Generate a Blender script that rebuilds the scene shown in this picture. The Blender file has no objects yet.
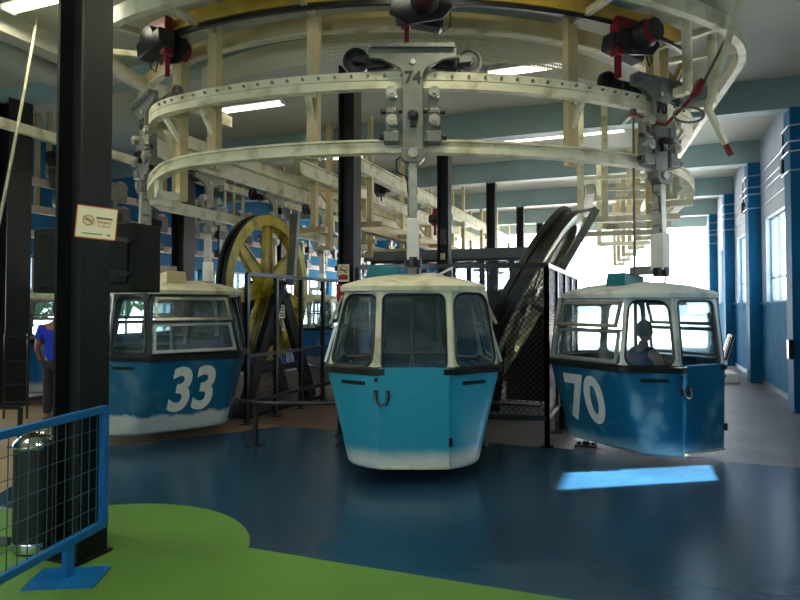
import bpy, bmesh, math, random
from mathutils import Vector, Matrix
random.seed(7)
S = bpy.context.scene
COL = S.collection
PI = math.pi
PHI = math.radians(21.2)
CP, SP = math.cos(PHI), math.sin(PHI)

# ------------------------------------------------------------------ helpers
class MB:
    """collects shapes and links them as one mesh object"""
    def __init__(self):
        self.v, self.f, self.s, self.uv = [], [], [], {}
    def add(self, vs, fs, smooth=False):
        b = len(self.v)
        self.v += [tuple(p) for p in vs]
        for f in fs:
            self.f.append(tuple(i + b for i in f)); self.s.append(smooth)
        return self
    def box(self, c, s, rz=0, rx=0, ry=0, taper=1.0):
        x, y, z = s[0]/2, s[1]/2, s[2]/2
        M = Matrix.Rotation(rz, 3, 'Z') @ Matrix.Rotation(ry, 3, 'Y') @ Matrix.Rotation(rx, 3, 'X')
        c = Vector(c)
        vs = []
        for k, t in ((-z, 1), (z, taper)):
            for a, b in ((-x, -y), (x, -y), (x, y), (-x, y)):
                vs.append(c + M @ Vector((a*t, b*t, k)))
        return self.add(vs, [(3,2,1,0),(4,5,6,7),(0,1,5,4),(1,2,6,5),(2,3,7,6),(3,0,4,7)])
    def span(self, x0, x1, y0, y1, z0, z1):
        return self.box(((x0+x1)/2, (y0+y1)/2, (z0+z1)/2), (abs(x1-x0), abs(y1-y0), abs(z1-z0)))
    def bar(self, p0, p1, w, h, up=(0,0,1), w1=None, h1=None):
        p0, p1 = Vector(p0), Vector(p1)
        d = (p1-p0).normalized(); up = Vector(up)
        if abs(d.dot(up)) > .98: up = Vector((1,0,0))
        sx = d.cross(up).normalized(); uz = sx.cross(d).normalized()
        w1 = w if w1 is None else w1; h1 = h if h1 is None else h1
        vs = []
        for p, a, b in ((p0, w/2, h/2), (p1, w1/2, h1/2)):
            for i, j in ((-1,-1),(1,-1),(1,1),(-1,1)):
                vs.append(p + sx*a*i + uz*b*j)
        return self.add(vs, [(3,2,1,0),(4,5,6,7),(0,1,5,4),(1,2,6,5),(2,3,7,6),(3,0,4,7)])
    def tube(self, p0, p1, r, n=12, r1=None):
        p0, p1 = Vector(p0), Vector(p1); r1 = r if r1 is None else r1
        d = (p1-p0).normalized()
        a = d.orthogonal().normalized(); b = d.cross(a)
        vs = []
        for p, q in ((p0, r), (p1, r1)):
            for i in range(n):
                t = 2*PI*i/n
                vs.append(p + (a*math.cos(t) + b*math.sin(t))*q)
        B = len(self.v)
        self.add(vs, [(i, (i+1) % n, n+(i+1) % n, n+i) for i in range(n)], True)
        self.add([], [])
        for f in (tuple(range(n-1, -1, -1)), tuple(range(n, 2*n))):
            self.f.append(tuple(B+i for i in f)); self.s.append(False)
        return self
    def pipe(self, pts, r, n=8, closed=False):
        pts = [Vector(p) for p in pts]
        m = len(pts); vs = []; ref = None
        for i, p in enumerate(pts):
            if closed: d = pts[(i+1) % m] - pts[i-1]
            else: d = pts[min(i+1, m-1)] - pts[max(i-1, 0)]
            d.normalize()
            if ref is None: ref = d.orthogonal().normalized()
            a = (ref - d*ref.dot(d)).normalized(); ref = a; b = d.cross(a)
            for k in range(n):
                t = 2*PI*k/n
                vs.append(p + (a*math.cos(t) + b*math.sin(t))*r)
        fs = []
        for i in range(m if closed else m-1):
            j = (i+1) % m
            for k in range(n):
                fs.append((i*n+k, i*n+(k+1) % n, j*n+(k+1) % n, j*n+k))
        if not closed:
            fs.append(tuple(range(n-1, -1, -1))); fs.append(tuple((m-1)*n+k for k in range(n)))
        return self.add(vs, fs, True)
    def lathe(self, prof, c=(0,0,0), axis='Z', n=32, frame=None):
        """prof: [(r, h)]; frame optional 3x3 whose Z is the axis"""
        if frame is None:
            frame = {'Z': Matrix.Identity(3), 'Y': Matrix.Rotation(-PI/2, 3, 'X'), 'X': Matrix.Rotation(PI/2, 3, 'Y')}[axis]
        c = Vector(c); vs = []
        for r, h in prof:
            for i in range(n):
                t = 2*PI*i/n
                vs.append(c + frame @ Vector((r*math.cos(t), r*math.sin(t), h)))
        m = len(prof); fs = []
        for j in range(m-1):
            for i in range(n):
                fs.append((j*n+i, j*n+(i+1) % n, (j+1)*n+(i+1) % n, (j+1)*n+i))
        self.add(vs, fs, True)
        B = len(self.v) - len(vs)
        if prof[0][0] > 1e-4 and prof[0] != prof[-1]:
            self.f.append(tuple(B+i for i in range(n-1, -1, -1))); self.s.append(False)
            self.f.append(tuple(B+(m-1)*n+i for i in range(n))); self.s.append(False)
        return self
    def prism(self, poly, o, ux, uy, th):
        """2-D polygon in the plane (o,ux,uy), thickness th along ux x uy (centred)"""
        o, ux, uy = Vector(o), Vector(ux).normalized(), Vector(uy).normalized()
        nz = ux.cross(uy).normalized(); n = len(poly)
        vs = [o + ux*a + uy*b - nz*th/2 for a, b in poly] + [o + ux*a + uy*b + nz*th/2 for a, b in poly]
        fs = [tuple(range(n-1, -1, -1)), tuple(range(n, 2*n))] + [(i, (i+1) % n, n+(i+1) % n, n+i) for i in range(n)]
        return self.add(vs, fs)
    def loft(self, rings, cap0=True, cap1=True, smooth=False):
        n = len(rings[0]); vs = [p for r in rings for p in r]; fs = []
        for j in range(len(rings)-1):
            for i in range(n):
                fs.append((j*n+i, j*n+(i+1) % n, (j+1)*n+(i+1) % n, (j+1)*n+i))
        B = len(self.v)
        self.add(vs, fs, smooth)
        if cap0: self.f.append(tuple(B+i for i in range(n-1, -1, -1))); self.s.append(False)
        if cap1: self.f.append(tuple(B+(len(rings)-1)*n+i for i in range(n))); self.s.append(False)
        return self
    def sweep(self, prof, path, uv=False):
        """prof [(offset outward, z)], path [(x,y,nx,ny,s)]"""
        n = len(prof); vs = []; fs = []
        for q in path:
            dz = q[5] if len(q) > 5 else 0
            for a, z in prof: vs.append((q[0]+q[2]*a, q[1]+q[3]*a, z+dz))
        for j in range(len(path)-1):
            for i in range(n):
                fs.append((j*n+i, j*n+(i+1) % n, (j+1)*n+(i+1) % n, (j+1)*n+i))
        fs.append(tuple(range(n))); fs.append(tuple((len(path)-1)*n+i for i in reversed(range(n))))
        B = len(self.v)
        if uv:
            for j, p in enumerate(path):
                for i, (a, z) in enumerate(prof): self.uv[B+j*n+i] = (p[4], z)
        return self.add(vs, fs)
    def build(self, name, m, parent=None, local=False, bevel=0, fix=True, keep=False):
        me = bpy.data.meshes.new(name)
        vs = self.v
        off = Vector((0,0,0))
        if parent is None and not keep:
            lo = [min(p[k] for p in vs) for k in range(3)]; hi = [max(p[k] for p in vs) for k in range(3)]
            off = Vector(((lo[0]+hi[0])/2, (lo[1]+hi[1])/2, lo[2]))
        elif parent is not None and not local:
            q = parent
            while q is not None: off = off + q.location; q = q.parent
        me.from_pydata([tuple(Vector(p)-off) for p in vs], [], self.f)
        me.polygons.foreach_set('use_smooth', self.s)
        if fix:
            bm = bmesh.new(); bm.from_mesh(me)
            bmesh.ops.recalc_face_normals(bm, faces=bm.faces); bm.to_mesh(me); bm.free()
        me.set_sharp_from_angle(angle=math.radians(38))
        if self.uv:
            ul = me.uv_layers.new(name='uv')
            for lp in me.loops: ul.data[lp.index].uv = self.uv.get(lp.vertex_index, (0, 0))
        me.materials.append(m)
        o = bpy.data.objects.new(name, me); COL.objects.link(o)
        if parent is not None: o.parent = parent
        else: o.location = off
        if bevel:
            b = o.modifiers.new('bevel', 'BEVEL'); b.width = bevel; b.segments = 2; b.limit_method = 'ANGLE'; b.angle_limit = .6
        return o

def tag(o, label=None, cat=None, group=None, kind=None):
    if label: o['label'] = label
    if cat: o['category'] = cat
    if group: o['group'] = group
    if kind: o['kind'] = kind
    return o
def thing(name, loc, label, cat, rz=0, group=None):
    o = bpy.data.objects.new(name, None); COL.objects.link(o)
    o.location = loc; o.rotation_euler = (0, 0, rz); o.empty_display_size = .2
    return tag(o, label, cat, group)
def copy_tree(o, parent=None):
    c = o.copy(); COL.objects.link(c)
    if parent is not None: c.parent = parent
    for ch in list(o.children): copy_tree(ch, c)
    return c
def rotz(p, a): return (p[0]*math.cos(a)-p[1]*math.sin(a), p[0]*math.sin(a)+p[1]*math.cos(a))
def plan(l, d): return (l*CP - d*SP, l*SP + d*CP)      # loop plan axes -> hall axes
def structure(mb, name, m, bevel=0): return tag(mb.build(name, m, bevel=bevel), kind='structure')

# ------------------------------------------------------------------ materials
def srgb(r, g, b):
    f = lambda c: (c/255/12.92) if c/255 <= .04045 else ((c/255+.055)/1.055)**2.4
    return (f(r), f(g), f(b))
def mat(name, c, rough=.5, metal=0., var=.12, scale=6., bump=0., bscale=40., spec=.5, dirt=None, coat=0.):
    m = bpy.data.materials.new(name); m.use_nodes = True
    nt = m.node_tree; N = nt.nodes; L = nt.links
    p = N['Principled BSDF']
    p.inputs['Roughness'].default_value = rough; p.inputs['Metallic'].default_value = metal
    p.inputs['Specular IOR Level'].default_value = spec; p.inputs['Coat Weight'].default_value = coat
    tc = N.new('ShaderNodeTexCoord')
    nz = N.new('ShaderNodeTexNoise'); nz.inputs['Scale'].default_value = scale; nz.inputs['Detail'].default_value = 5
    L.new(tc.outputs['Object'], nz.inputs['Vector'])
    rp = N.new('ShaderNodeValToRGB')
    a = [x*(1-var) for x in c]; b = [min(1, x*(1+var)) for x in c]
    if dirt: a = dirt
    rp.color_ramp.elements[0].position = .3; rp.color_ramp.elements[1].position = .7 if not dirt else .5
    rp.color_ramp.elements[0].color = (*a, 1); rp.color_ramp.elements[1].color = (*b, 1)
    L.new(nz.outputs['Fac'], rp.inputs['Fac']); L.new(rp.outputs['Color'], p.inputs['Base Color'])
    if bump:
        n2 = N.new('ShaderNodeTexNoise'); n2.inputs['Scale'].default_value = bscale; n2.inputs['Detail'].default_value = 4
        L.new(tc.outputs['Object'], n2.inputs['Vector'])
        bp = N.new('ShaderNodeBump'); bp.inputs['Strength'].default_value = bump; bp.inputs['Distance'].default_value = .02
        L.new(n2.outputs['Fac'], bp.inputs['Height']); L.new(bp.outputs['Normal'], p.inputs['Normal'])
    return m
def emit(name, c, s):
    m = bpy.data.materials.new(name); m.use_nodes = True
    p = m.node_tree.nodes['Principled BSDF']
    p.inputs['Base Color'].default_value = (*c, 1); p.inputs['Emission Color'].default_value = (*c, 1); p.inputs['Emission Strength'].default_value = s
    return m
def glass(name, tint, refl=.10, dust=.04, rough=.05, edge=.5):
    """thin pane: clear see-through with a mirror gloss and a film of scratches"""
    m = bpy.data.materials.new(name); m.use_nodes = True
    nt = m.node_tree; N = nt.nodes; L = nt.links; N.remove(N['Principled BSDF']); out = N['Material Output']
    tr = N.new('ShaderNodeBsdfTransparent'); tr.inputs['Color'].default_value = (*tint, 1)
    gl = N.new('ShaderNodeBsdfGlossy'); gl.inputs['Roughness'].default_value = rough; gl.inputs['Color'].default_value = (.9,.95,1,1)
    lw = N.new('ShaderNodeLayerWeight'); lw.inputs['Blend'].default_value = .25
    ma = N.new('ShaderNodeMath'); ma.operation = 'MULTIPLY_ADD'; ma.inputs[1].default_value = edge; ma.inputs[2].default_value = refl
    L.new(lw.outputs['Fresnel'], ma.inputs[0])
    mx = N.new('ShaderNodeMixShader'); L.new(ma.outputs[0], mx.inputs[0]); L.new(tr.outputs[0], mx.inputs[1]); L.new(gl.outputs[0], mx.inputs[2])
    df = N.new('ShaderNodeBsdfDiffuse'); df.inputs['Color'].default_value = (.6,.65,.68,1)
    tc = N.new('ShaderNodeTexCoord'); nz = N.new('ShaderNodeTexNoise'); nz.inputs['Scale'].default_value = 5; nz.inputs['Detail'].default_value = 8
    L.new(tc.outputs['Object'], nz.inputs['Vector'])
    mr = N.new('ShaderNodeMapRange'); mr.inputs[1].default_value = .45; mr.inputs[2].default_value = .75; mr.inputs[3].default_value = dust*.3; mr.inputs[4].default_value = dust*3
    L.new(nz.outputs['Fac'], mr.inputs[0])
    m2 = N.new('ShaderNodeMixShader'); L.new(mr.outputs[0], m2.inputs[0]); L.new(mx.outputs[0], m2.inputs[1]); L.new(df.outputs[0], m2.inputs[2])
    L.new(m2.outputs[0], out.inputs['Surface'])
    return m
def paint_fade(name, top, low, z0, soft, amp, cloud=0., nscale=4., rough=.35):
    """sprayed cabin paint: colour above, white cloud spray towards the keel"""
    m = bpy.data.materials.new(name); m.use_nodes = True
    nt = m.node_tree; N = nt.nodes; L = nt.links; p = N['Principled BSDF']
    p.inputs['Roughness'].default_value = rough
    tc = N.new('ShaderNodeTexCoord'); sx = N.new('ShaderNodeSeparateXYZ'); L.new(tc.outputs['Object'], sx.inputs[0])
    nz = N.new('ShaderNodeTexNoise'); nz.inputs['Scale'].default_value = nscale; nz.inputs['Detail'].default_value = 3
    L.new(tc.outputs['Object'], nz.inputs['Vector'])
    a = N.new('ShaderNodeMath'); a.operation = 'MULTIPLY_ADD'; a.inputs[1].default_value = amp; L.new(nz.outputs['Fac'], a.inputs[0]); L.new(sx.outputs['Z'], a.inputs[2])
    mr = N.new('ShaderNodeMapRange'); mr.interpolation_type = 'SMOOTHSTEP'
    mr.inputs[1].default_value = z0 + amp*.5 - soft; mr.inputs[2].default_value = z0 + amp*.5 + soft
    L.new(a.outputs[0], mr.inputs[0])
    n2 = N.new('ShaderNodeTexNoise'); n2.inputs['Scale'].default_value = 2.6; n2.inputs['Detail'].default_value = 2
    L.new(tc.outputs['Object'], n2.inputs['Vector'])
    m2 = N.new('ShaderNodeMapRange'); m2.interpolation_type = 'SMOOTHSTEP'; m2.inputs[1].default_value = .56; m2.inputs[2].default_value = .74; m2.inputs[3].default_value = 0; m2.inputs[4].default_value = cloud
    L.new(n2.outputs['Fac'], m2.inputs[0])
    sb = N.new('ShaderNodeMath'); sb.operation = 'SUBTRACT'; sb.use_clamp = True
    L.new(mr.outputs[0], sb.inputs[0]); L.new(m2.outputs[0], sb.inputs[1])
    mx = N.new('ShaderNodeMix'); mx.data_type = 'RGBA'
    mx.inputs[6].default_value = (*low, 1); mx.inputs[7].default_value = (*top, 1)
    L.new(sb.outputs[0], mx.inputs[0])
    n3 = N.new('ShaderNodeTexNoise'); n3.inputs['Scale'].default_value = 9; n3.inputs['Detail'].default_value = 6; L.new(tc.outputs['Object'], n3.inputs['Vector'])
    m3 = N.new('ShaderNodeMapRange'); m3.inputs[3].default_value = .86; m3.inputs[4].default_value = 1.1; L.new(n3.outputs['Fac'], m3.inputs[0])
    mm = N.new('ShaderNodeMix'); mm.data_type = 'RGBA'; mm.blend_type = 'MULTIPLY'; mm.inputs[0].default_value = 1
    L.new(mx.outputs[2], mm.inputs[6]); L.new(m3.outputs[0], mm.inputs[7]); L.new(mm.outputs[2], p.inputs['Base Color'])
    return m
def perforated(name, c):
    """sheet steel punched with rows of slots (uv in metres)"""
    m = bpy.data.materials.new(name); m.use_nodes = True
    nt = m.node_tree; N = nt.nodes; L = nt.links; p = N['Principled BSDF']; out = N['Material Output']
    p.inputs['Base Color'].default_value = (*c, 1); p.inputs['Roughness'].default_value = .5
    uv = N.new('ShaderNodeUVMap'); sx = N.new('ShaderNodeSeparateXYZ'); L.new(uv.outputs[0], sx.inputs[0])
    def slot(src, per, duty):
        a = N.new('ShaderNodeMath'); a.operation = 'MULTIPLY'; a.inputs[1].default_value = 1/per; L.new(src, a.inputs[0])
        f = N.new('ShaderNodeMath'); f.operation = 'FRACT'; L.new(a.outputs[0], f.inputs[0])
        g = N.new('ShaderNodeMath'); g.operation = 'LESS_THAN'; g.inputs[1].default_value = duty; L.new(f.outputs[0], g.inputs[0])
        return g.outputs[0]
    k = N.new('ShaderNodeMath'); k.operation = 'MULTIPLY'
    L.new(slot(sx.outputs['X'], .05, .42), k.inputs[0]); L.new(slot(sx.outputs['Y'], .045, .34), k.inputs[1])
    tr = N.new('ShaderNodeBsdfTransparent'); mx = N.new('ShaderNodeMixShader')
    L.new(k.outputs[0], mx.inputs[0]); L.new(p.outputs[0], mx.inputs[1]); L.new(tr.outputs[0], mx.inputs[2]); L.new(mx.outputs[0], out.inputs['Surface'])
    return m
def plate_floor(name):
    """grey steel tread plate in sheets"""
    m = mat(name, srgb(168,162,170), .42, .3, .15, 1.5)
    nt = m.node_tree; N = nt.nodes; L = nt.links; p = N['Principled BSDF']
    tc = N.new('ShaderNodeTexCoord'); mp = N.new('ShaderNodeMapping'); mp.inputs['Rotation'].default_value = (0,0,PI/4)
    L.new(tc.outputs['Object'], mp.inputs[0])
    ck = N.new('ShaderNodeTexBrick'); ck.inputs['Scale'].default_value = 9; ck.inputs['Color1'].default_value = (1,1,1,1); ck.inputs['Color2'].default_value = (.75,.75,.75,1); ck.inputs['Mortar'].default_value = (.12,.12,.13,1); ck.inputs['Mortar Size'].default_value = .05
    L.new(mp.outputs[0], ck.inputs['Vector'])
    src = p.inputs['Base Color'].links[0].from_socket
    mm = N.new('ShaderNodeMix'); mm.data_type = 'RGBA'; mm.blend_type = 'MULTIPLY'; mm.inputs[0].default_value = .8
    L.new(src, mm.inputs[6]); L.new(ck.outputs['Color'], mm.inputs[7]); L.new(mm.outputs[2], p.inputs['Base Color'])
    bp = N.new('ShaderNodeBump'); bp.inputs['Strength'].default_value = .5; bp.inputs['Distance'].default_value = .01
    L.new(ck.outputs['Fac'], bp.inputs['Height']); L.new(bp.outputs['Normal'], p.inputs['Normal'])
    return m

M = {}
M['cream'] = mat('cream_steel_paint', srgb(202,196,168), .5, 0, .10, 4, dirt=srgb(160,150,116))
M['cream_dull'] = mat('tan_steel_paint', srgb(190,172,128), .5, 0, .15, 3)
M['yellow_rail'] = mat('yellow_rail_paint', srgb(196,160,62), .45, 0, .2, 4)
M['yellow'] = mat('yellow_wheel_paint', srgb(178,158,42), .4, 0, .2, 5, dirt=srgb(118,104,30))
M['steel'] = mat('cast_grey_steel', srgb(112,114,106), .42, .45, .2, 7, bump=.15)
M['win_dark'] = mat('dark_window_frame_paint', srgb(74,78,74), .4, .3, .15, 7)
M['steel_light'] = mat('worn_light_steel', srgb(160,158,146), .4, .5, .2, 8)
M['white_metal'] = mat('off_white_metal', srgb(214,212,200), .45, 0, .1, 6)
M['black'] = mat('black_paint', (.008,.009,.008), .5, 0, .3, 5, bump=.1, bscale=60, spec=.3)
M['black_gloss'] = mat('black_gloss_paint', (.012,.013,.015), .28, 0, .3, 5)
M['rubber'] = mat('black_rubber', (.012,.012,.012), .35, 0, .2, 9)
M['grease'] = mat('greasy_black_machine', (.02,.02,.022), .4, .3, .4, 9)
M['red'] = mat('red_machine_paint', srgb(118,14,22), .4, 0, .2, 6)
M['roof'] = mat('cream_cabin_roof', srgb(208,204,176), .5, 0, .1, 5, dirt=srgb(168,160,124))
M['roof_white'] = mat('grey_white_cabin_roof', srgb(200,205,200), .5, 0, .1, 5, dirt=srgb(160,165,160))
M['alu'] = mat('aluminium_frame', srgb(196,200,200), .32, .7, .1, 8)
M['digit'] = mat('white_number_paint', srgb(216,216,206), .5, 0, .08, 12)
M['stencil'] = mat('black_stencil_paint', (.012,.012,.012), .6)
M['teal_box'] = mat('teal_box_paint', srgb(22,112,122), .45, 0, .15, 6)
M['blue_fence'] = mat('bright_blue_fence_paint', srgb(20,105,170), .35, 0, .12, 5)
M['wire'] = mat('fence_wire', srgb(70,95,110), .4, .4, .1, 8)
M['blue_pil'] = mat('blue_wall_paint', srgb(14,98,142), .7, 0, .12, 2, bump=.1, bscale=20, spec=.2)
M['blue_low'] = mat('blue_dado_paint', srgb(38,108,150), .85, 0, .2, 2.5, bump=.2, bscale=15, spec=.1)
M['wall_pale'] = mat('pale_blue_grey_wall', srgb(158,172,192), .6, 0, .08, 2)
M['ceil'] = mat('pale_ceiling_paint', srgb(180,180,166), .8, 0, .06, .8)
M['beam'] = mat('grey_green_beam_paint', srgb(140,162,160), .6, 0, .08, 1.5)
M['green'] = mat('green_floor_paint', srgb(90,134,50), .5, 0, .14, 1.2, bump=.05, bscale=30)
M['blue_floor'] = mat('blue_floor_paint', srgb(28,63,88), .25, 0, .35, .9, bump=.10, bscale=9)
M['tan_floor'] = mat('tan_concrete_floor', srgb(150,128,90), .6, 0, .15, 1.2)
M['brown_floor'] = mat('brown_concrete_floor', srgb(98,78,62), .55, 0, .25, 1.2)
M['plate'] = plate_floor('tread_plate_floor')
M['ground'] = mat('sunlit_concrete', (.62,.60,.56), .8, 0, .1, .5)
M['sign_white'] = mat('cream_sign_board', srgb(232,222,178), .5, 0, .03, 8)
M['orange'] = mat('orange_sign_print', srgb(200,86,34), .5, 0, .05, 8)
M['grey_print'] = mat('grey_green_sign_print', srgb(112,116,84), .6, 0, .05, 8)
M['red_print'] = mat('red_sign_print', srgb(176,30,28), .5, 0, .05, 8)
M['bin'] = mat('dark_steel_bin', (.010,.011,.012), .55, .1, .2, 8)
M['chrome'] = mat('chrome_trim', (.62,.62,.62), .16, 1, .05, 8)
M['seat'] = mat('dark_blue_cabin_seat', srgb(40,60,86), .55, 0, .15, 6)
M['cabinet'] = mat('dark_green_black_cabinet', (.010,.012,.010), .7, 0, .3, 5, spec=.2)
M['booth'] = mat('dark_booth_paint', (.016,.022,.030), .4, 0, .2, 4)
M['booth_roof'] = mat('grey_booth_fascia', srgb(78,84,84), .5, 0, .1, 4)
M['win_frame'] = mat('grey_window_bars', srgb(110,130,140), .5, .2, .1, 6)
M['pipe'] = mat('pale_conduit', srgb(150,166,186), .4, .2, .08, 6)
M['rope'] = mat('pale_rope', srgb(150,146,120), .7, 0, .2, 30)
M['tread'] = mat('dark_rubber_tread', (.02,.02,.018), .45, .2, .3, 8)
M['shiny'] = mat('polished_wheel_steel', srgb(150,150,128), .36, .85, .25, 3)
M['pink'] = mat('pale_pink_rail_paint', srgb(206,186,172), .5, 0, .1, 5)
M['glass'] = glass('cabin_acrylic', (.80,.86,.87), .07, .05)
M['glass_d'] = glass('door_acrylic', (.62,.70,.70), .06, .03)
M['glass_w'] = glass('window_glass', (.92,.97,1.0), .03, .03, .05, .12)
M['skin'] = mat('skin', srgb(176,122,96), .5, 0, .06, 10)
M['skin_dark'] = mat('tanned_skin', srgb(140,94,70), .5, 0, .06, 10)
M['hair'] = mat('dark_hair', (.012,.009,.008), .5, 0, .3, 40, bump=.3, bscale=90)
M['blue_shirt'] = mat('royal_blue_cotton', srgb(28,48,190), .8, 0, .12, 14, bump=.3, bscale=30)
M['navy'] = mat('navy_cotton', srgb(30,44,110), .8, 0, .12, 14)
M['trousers'] = mat('charcoal_trousers', srgb(42,40,40), .85, 0, .15, 14)
M['shoe'] = mat('black_shoe_leather', (.012,.012,.012), .4)
M['tube'] = emit('lit_fluorescent_tube', (1.0,.96,.80), 4)
M['leaf'] = mat('tree_leaves', srgb(96,132,52), .6, 0, .45, 5)
M['bark'] = mat('tree_bark', srgb(92,74,54), .8, 0, .2, 9)
M['holes'] = perforated('perforated_tray_steel', srgb(214,206,174))
M['paint74'] = paint_fade('turquoise_cabin_paint', srgb(40,150,176), srgb(208,214,202), .285, .075, .06, 0., 5)
M['paint33'] = paint_fade('deep_blue_cabin_paint', srgb(18,94,126), srgb(190,196,186), .36, .03, .22, .15, 5)
M['paint70'] = paint_fade('blue_cabin_paint_with_clouds', srgb(18,96,130), srgb(140,180,194), .22, .10, .22, .55, 3.4)
M['paint_bg'] = paint_fade('mid_blue_cabin_paint', srgb(30,116,172), srgb(200,206,200), .32, .05, .15, .2, 4)

def text_mesh(name, body, size, m, parent, mtx, offset=0., sx=1., ext=.004, shear=0.):
    c = bpy.data.curves.new(name, 'FONT'); c.body = body; c.size = size; c.offset = offset; c.extrude = ext
    c.align_x = 'CENTER'; c.align_y = 'CENTER'; c.shear = shear; c.resolution_u = 5
    t = bpy.data.objects.new(name, c); COL.objects.link(t)
    dg = bpy.context.evaluated_depsgraph_get()
    me = bpy.data.meshes.new_from_object(t.evaluated_get(dg), depsgraph=dg)
    bpy.data.objects.remove(t); bpy.data.curves.remove(c)
    me.transform(mtx @ Matrix.Diagonal((sx, 1, 1, 1)))
    me.materials.clear(); me.materials.append(m)
    o = bpy.data.objects.new(name, me); COL.objects.link(o); o.parent = parent
    return o
def frame_mtx(o, ux, uy):
    ux, uy = Vector(ux).normalized(), Vector(uy).normalized(); n = ux.cross(uy).normalized(); uy = n.cross(ux)
    m = Matrix((ux, uy, n)).transposed().to_4x4(); m.translation = Vector(o); return m

# ------------------------------------------------------------------ the hall
XL, XR, YB, YF, ZC = -12.2, 2.43, -4.0, 27.0, 5.25
structure(MB().span(XL-.3, XR+.3, YB-.3, YF+.3, -.2, 0), 'floor', M['plate'])
f = MB(); f.prism([(XL,7.40),(-2.6,7.40),(-2.6,YF),(XL,YF)], (0,0,.0015), (1,0,0), (0,1,0), .003); structure(f, 'floor', M['brown_floor'])
f = MB(); f.prism([(XL,3.62),(XR,3.62),(XR,7.40),(XL,7.40)], (0,0,.0015), (1,0,0), (0,1,0), .003); structure(f, 'floor', M['blue_floor'])
f = MB(); f.prism([(XL,3.65),(-5.25,3.82),(-5.75,4.7),(-5.87,5.6),(-5.0,6.75),(-4.6,7.42),(XL,7.42)], (0,0,.003), (1,0,0), (0,1,0), .004); structure(f, 'floor', M['tan_floor'])
arc = [(-3.45+1.08*math.cos(math.radians(t)), 3.09+1.08*math.sin(math.radians(t))) for t in range(30, 160, 3)]
arc = [p for p in arc if p[1] >= 3.62]
f = MB(); f.prism([(XL,YB),(XR,YB),(XR,3.66),(arc[0][0],3.60)] + arc + [(arc[-1][0]-.1,3.55),(XL,3.5)], (0,0,.0035), (1,0,0), (0,1,0), .005); structure(f, 'floor', M['green'])

structure(MB().span(XL-.3, XR+.3, YB-.3, YF+.3, ZC, ZC+.25), 'ceiling', M['ceil'])
BAY = [-1.0, 3.2, 7.3, 11.35, 15.4, 19.45, 23.5]
for i, y in enumerate(BAY + [26.85]):
    zb = 5.03 if i == 2 else 4.75
    structure(MB().span(XL, XR, y-.16, y+.16, zb, ZC), 'trim_%d' % (i+1), M['beam'])
for i, x in enumerate((-7.35, -8.2)):
    structure(MB().span(x-.13, x+.13, YB, 7.1, 5.0, ZC), 'trim_%d' % (20+i), M['ceil'])
bw = MB().span(XL-.3, XR+.3, YB-.3, YB, 0, 1.6); bw.span(XL-.3, XR+.3, YB-.3, YB, 4.5, ZC)
fill_win = [(-6.4,-4.0), (-3.2,-.8)]  # unseen back windows, added to light the front faces of the rails
e = XL-.3
for a, b in fill_win: bw.span(e, a, YB-.3, YB, 1.6, 4.5); e = b
bw.span(e, XR+.3, YB-.3, YB, 1.6, 4.5)
structure(bw, 'wall_back', M['wall_pale'])

# right wall: blue dado, window strip with piers, pale upper wall, blue pilasters
wins = []
for a, b in zip([YB] + BAY, BAY + [YF]):
    if b - a > 3.5 and a > 7: wins.append((7.70, 8.50) if a < 8 else (a+.5, b-.75))  # first window is out of view, narrowed to shape the sun patch on the floor
structure(MB().span(XR, XR+.3, YB-.3, YF, 0, 1.73), 'wall_right', M['blue_low'])
up = MB().span(XR, XR+.3, YB-.3, YF, 3.45, ZC)
e = YB-.3
for a, b in wins: up.span(XR, XR+.3, e, a, 1.73, 3.45); e = b
up.span(XR, XR+.3, e, YF, 1.73, 3.45)
structure(up, 'wall_right_upper', M['wall_pale'])
nw = 0
def window(axis, pos, a, b, z0, z1, nv, trans, m):
    """barred window in a wall; axis 'x' = pane faces X"""
    global nw; nw += 1
    g = MB(); w = .05
    def sp(p0, p1, q0, q1):
        if axis == 'x': g.span(pos-.03, pos+.03, p0, p1, q0, q1)
        else: g.span(p0, p1, pos-.03, pos+.03, q0, q1)
    sp(a, b, z0, z0+w); sp(a, b, z1-w, z1); sp(a, a+w, z0, z1); sp(b-w, b, z0, z1)
    for k in range(1, nv): t = a+(b-a)*k/nv; sp(t-.02, t+.02, z0, z1)
    for z in trans: sp(a, b, z-.02, z+.02)
    o = structure(g, 'window_%d' % nw, m)
    p = MB()
    if axis == 'x': p.span(pos-.004, pos+.004, a+.01, b-.01, z0+.01, z1-.01)
    else: p.span(a+.01, b-.01, pos-.004, pos+.004, z0+.01, z1-.01)
    p.build('pane', M['glass_w'], o)
for a, b in fill_win: window('y', YB-.15, a, b, 1.6, 4.5, 4, (2.6,3.6), M['win_frame'])
for a, b in wins: window('x', XR+.12, a, b, 1.73, 3.45, 4 if b-a > 1 else 1, (2.22,) if b-a > 1 else (), M['win_frame'])
for i, y in enumerate(BAY[1:]):
    structure(MB().span(XR-.24, XR, y-.22, y+.22, 0, 4.75), 'trim_%d' % (30+i), M['blue_pil'], .01)
structure(MB().span(XR-.03, XR, 3.5, YF, 0, .1), 'baseboard_right', M['win_frame'])
structure(MB().span(XR-.06, XR, 3.5, YF, 1.69, 1.73), 'trim_40', M['blue_low'])

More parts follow.
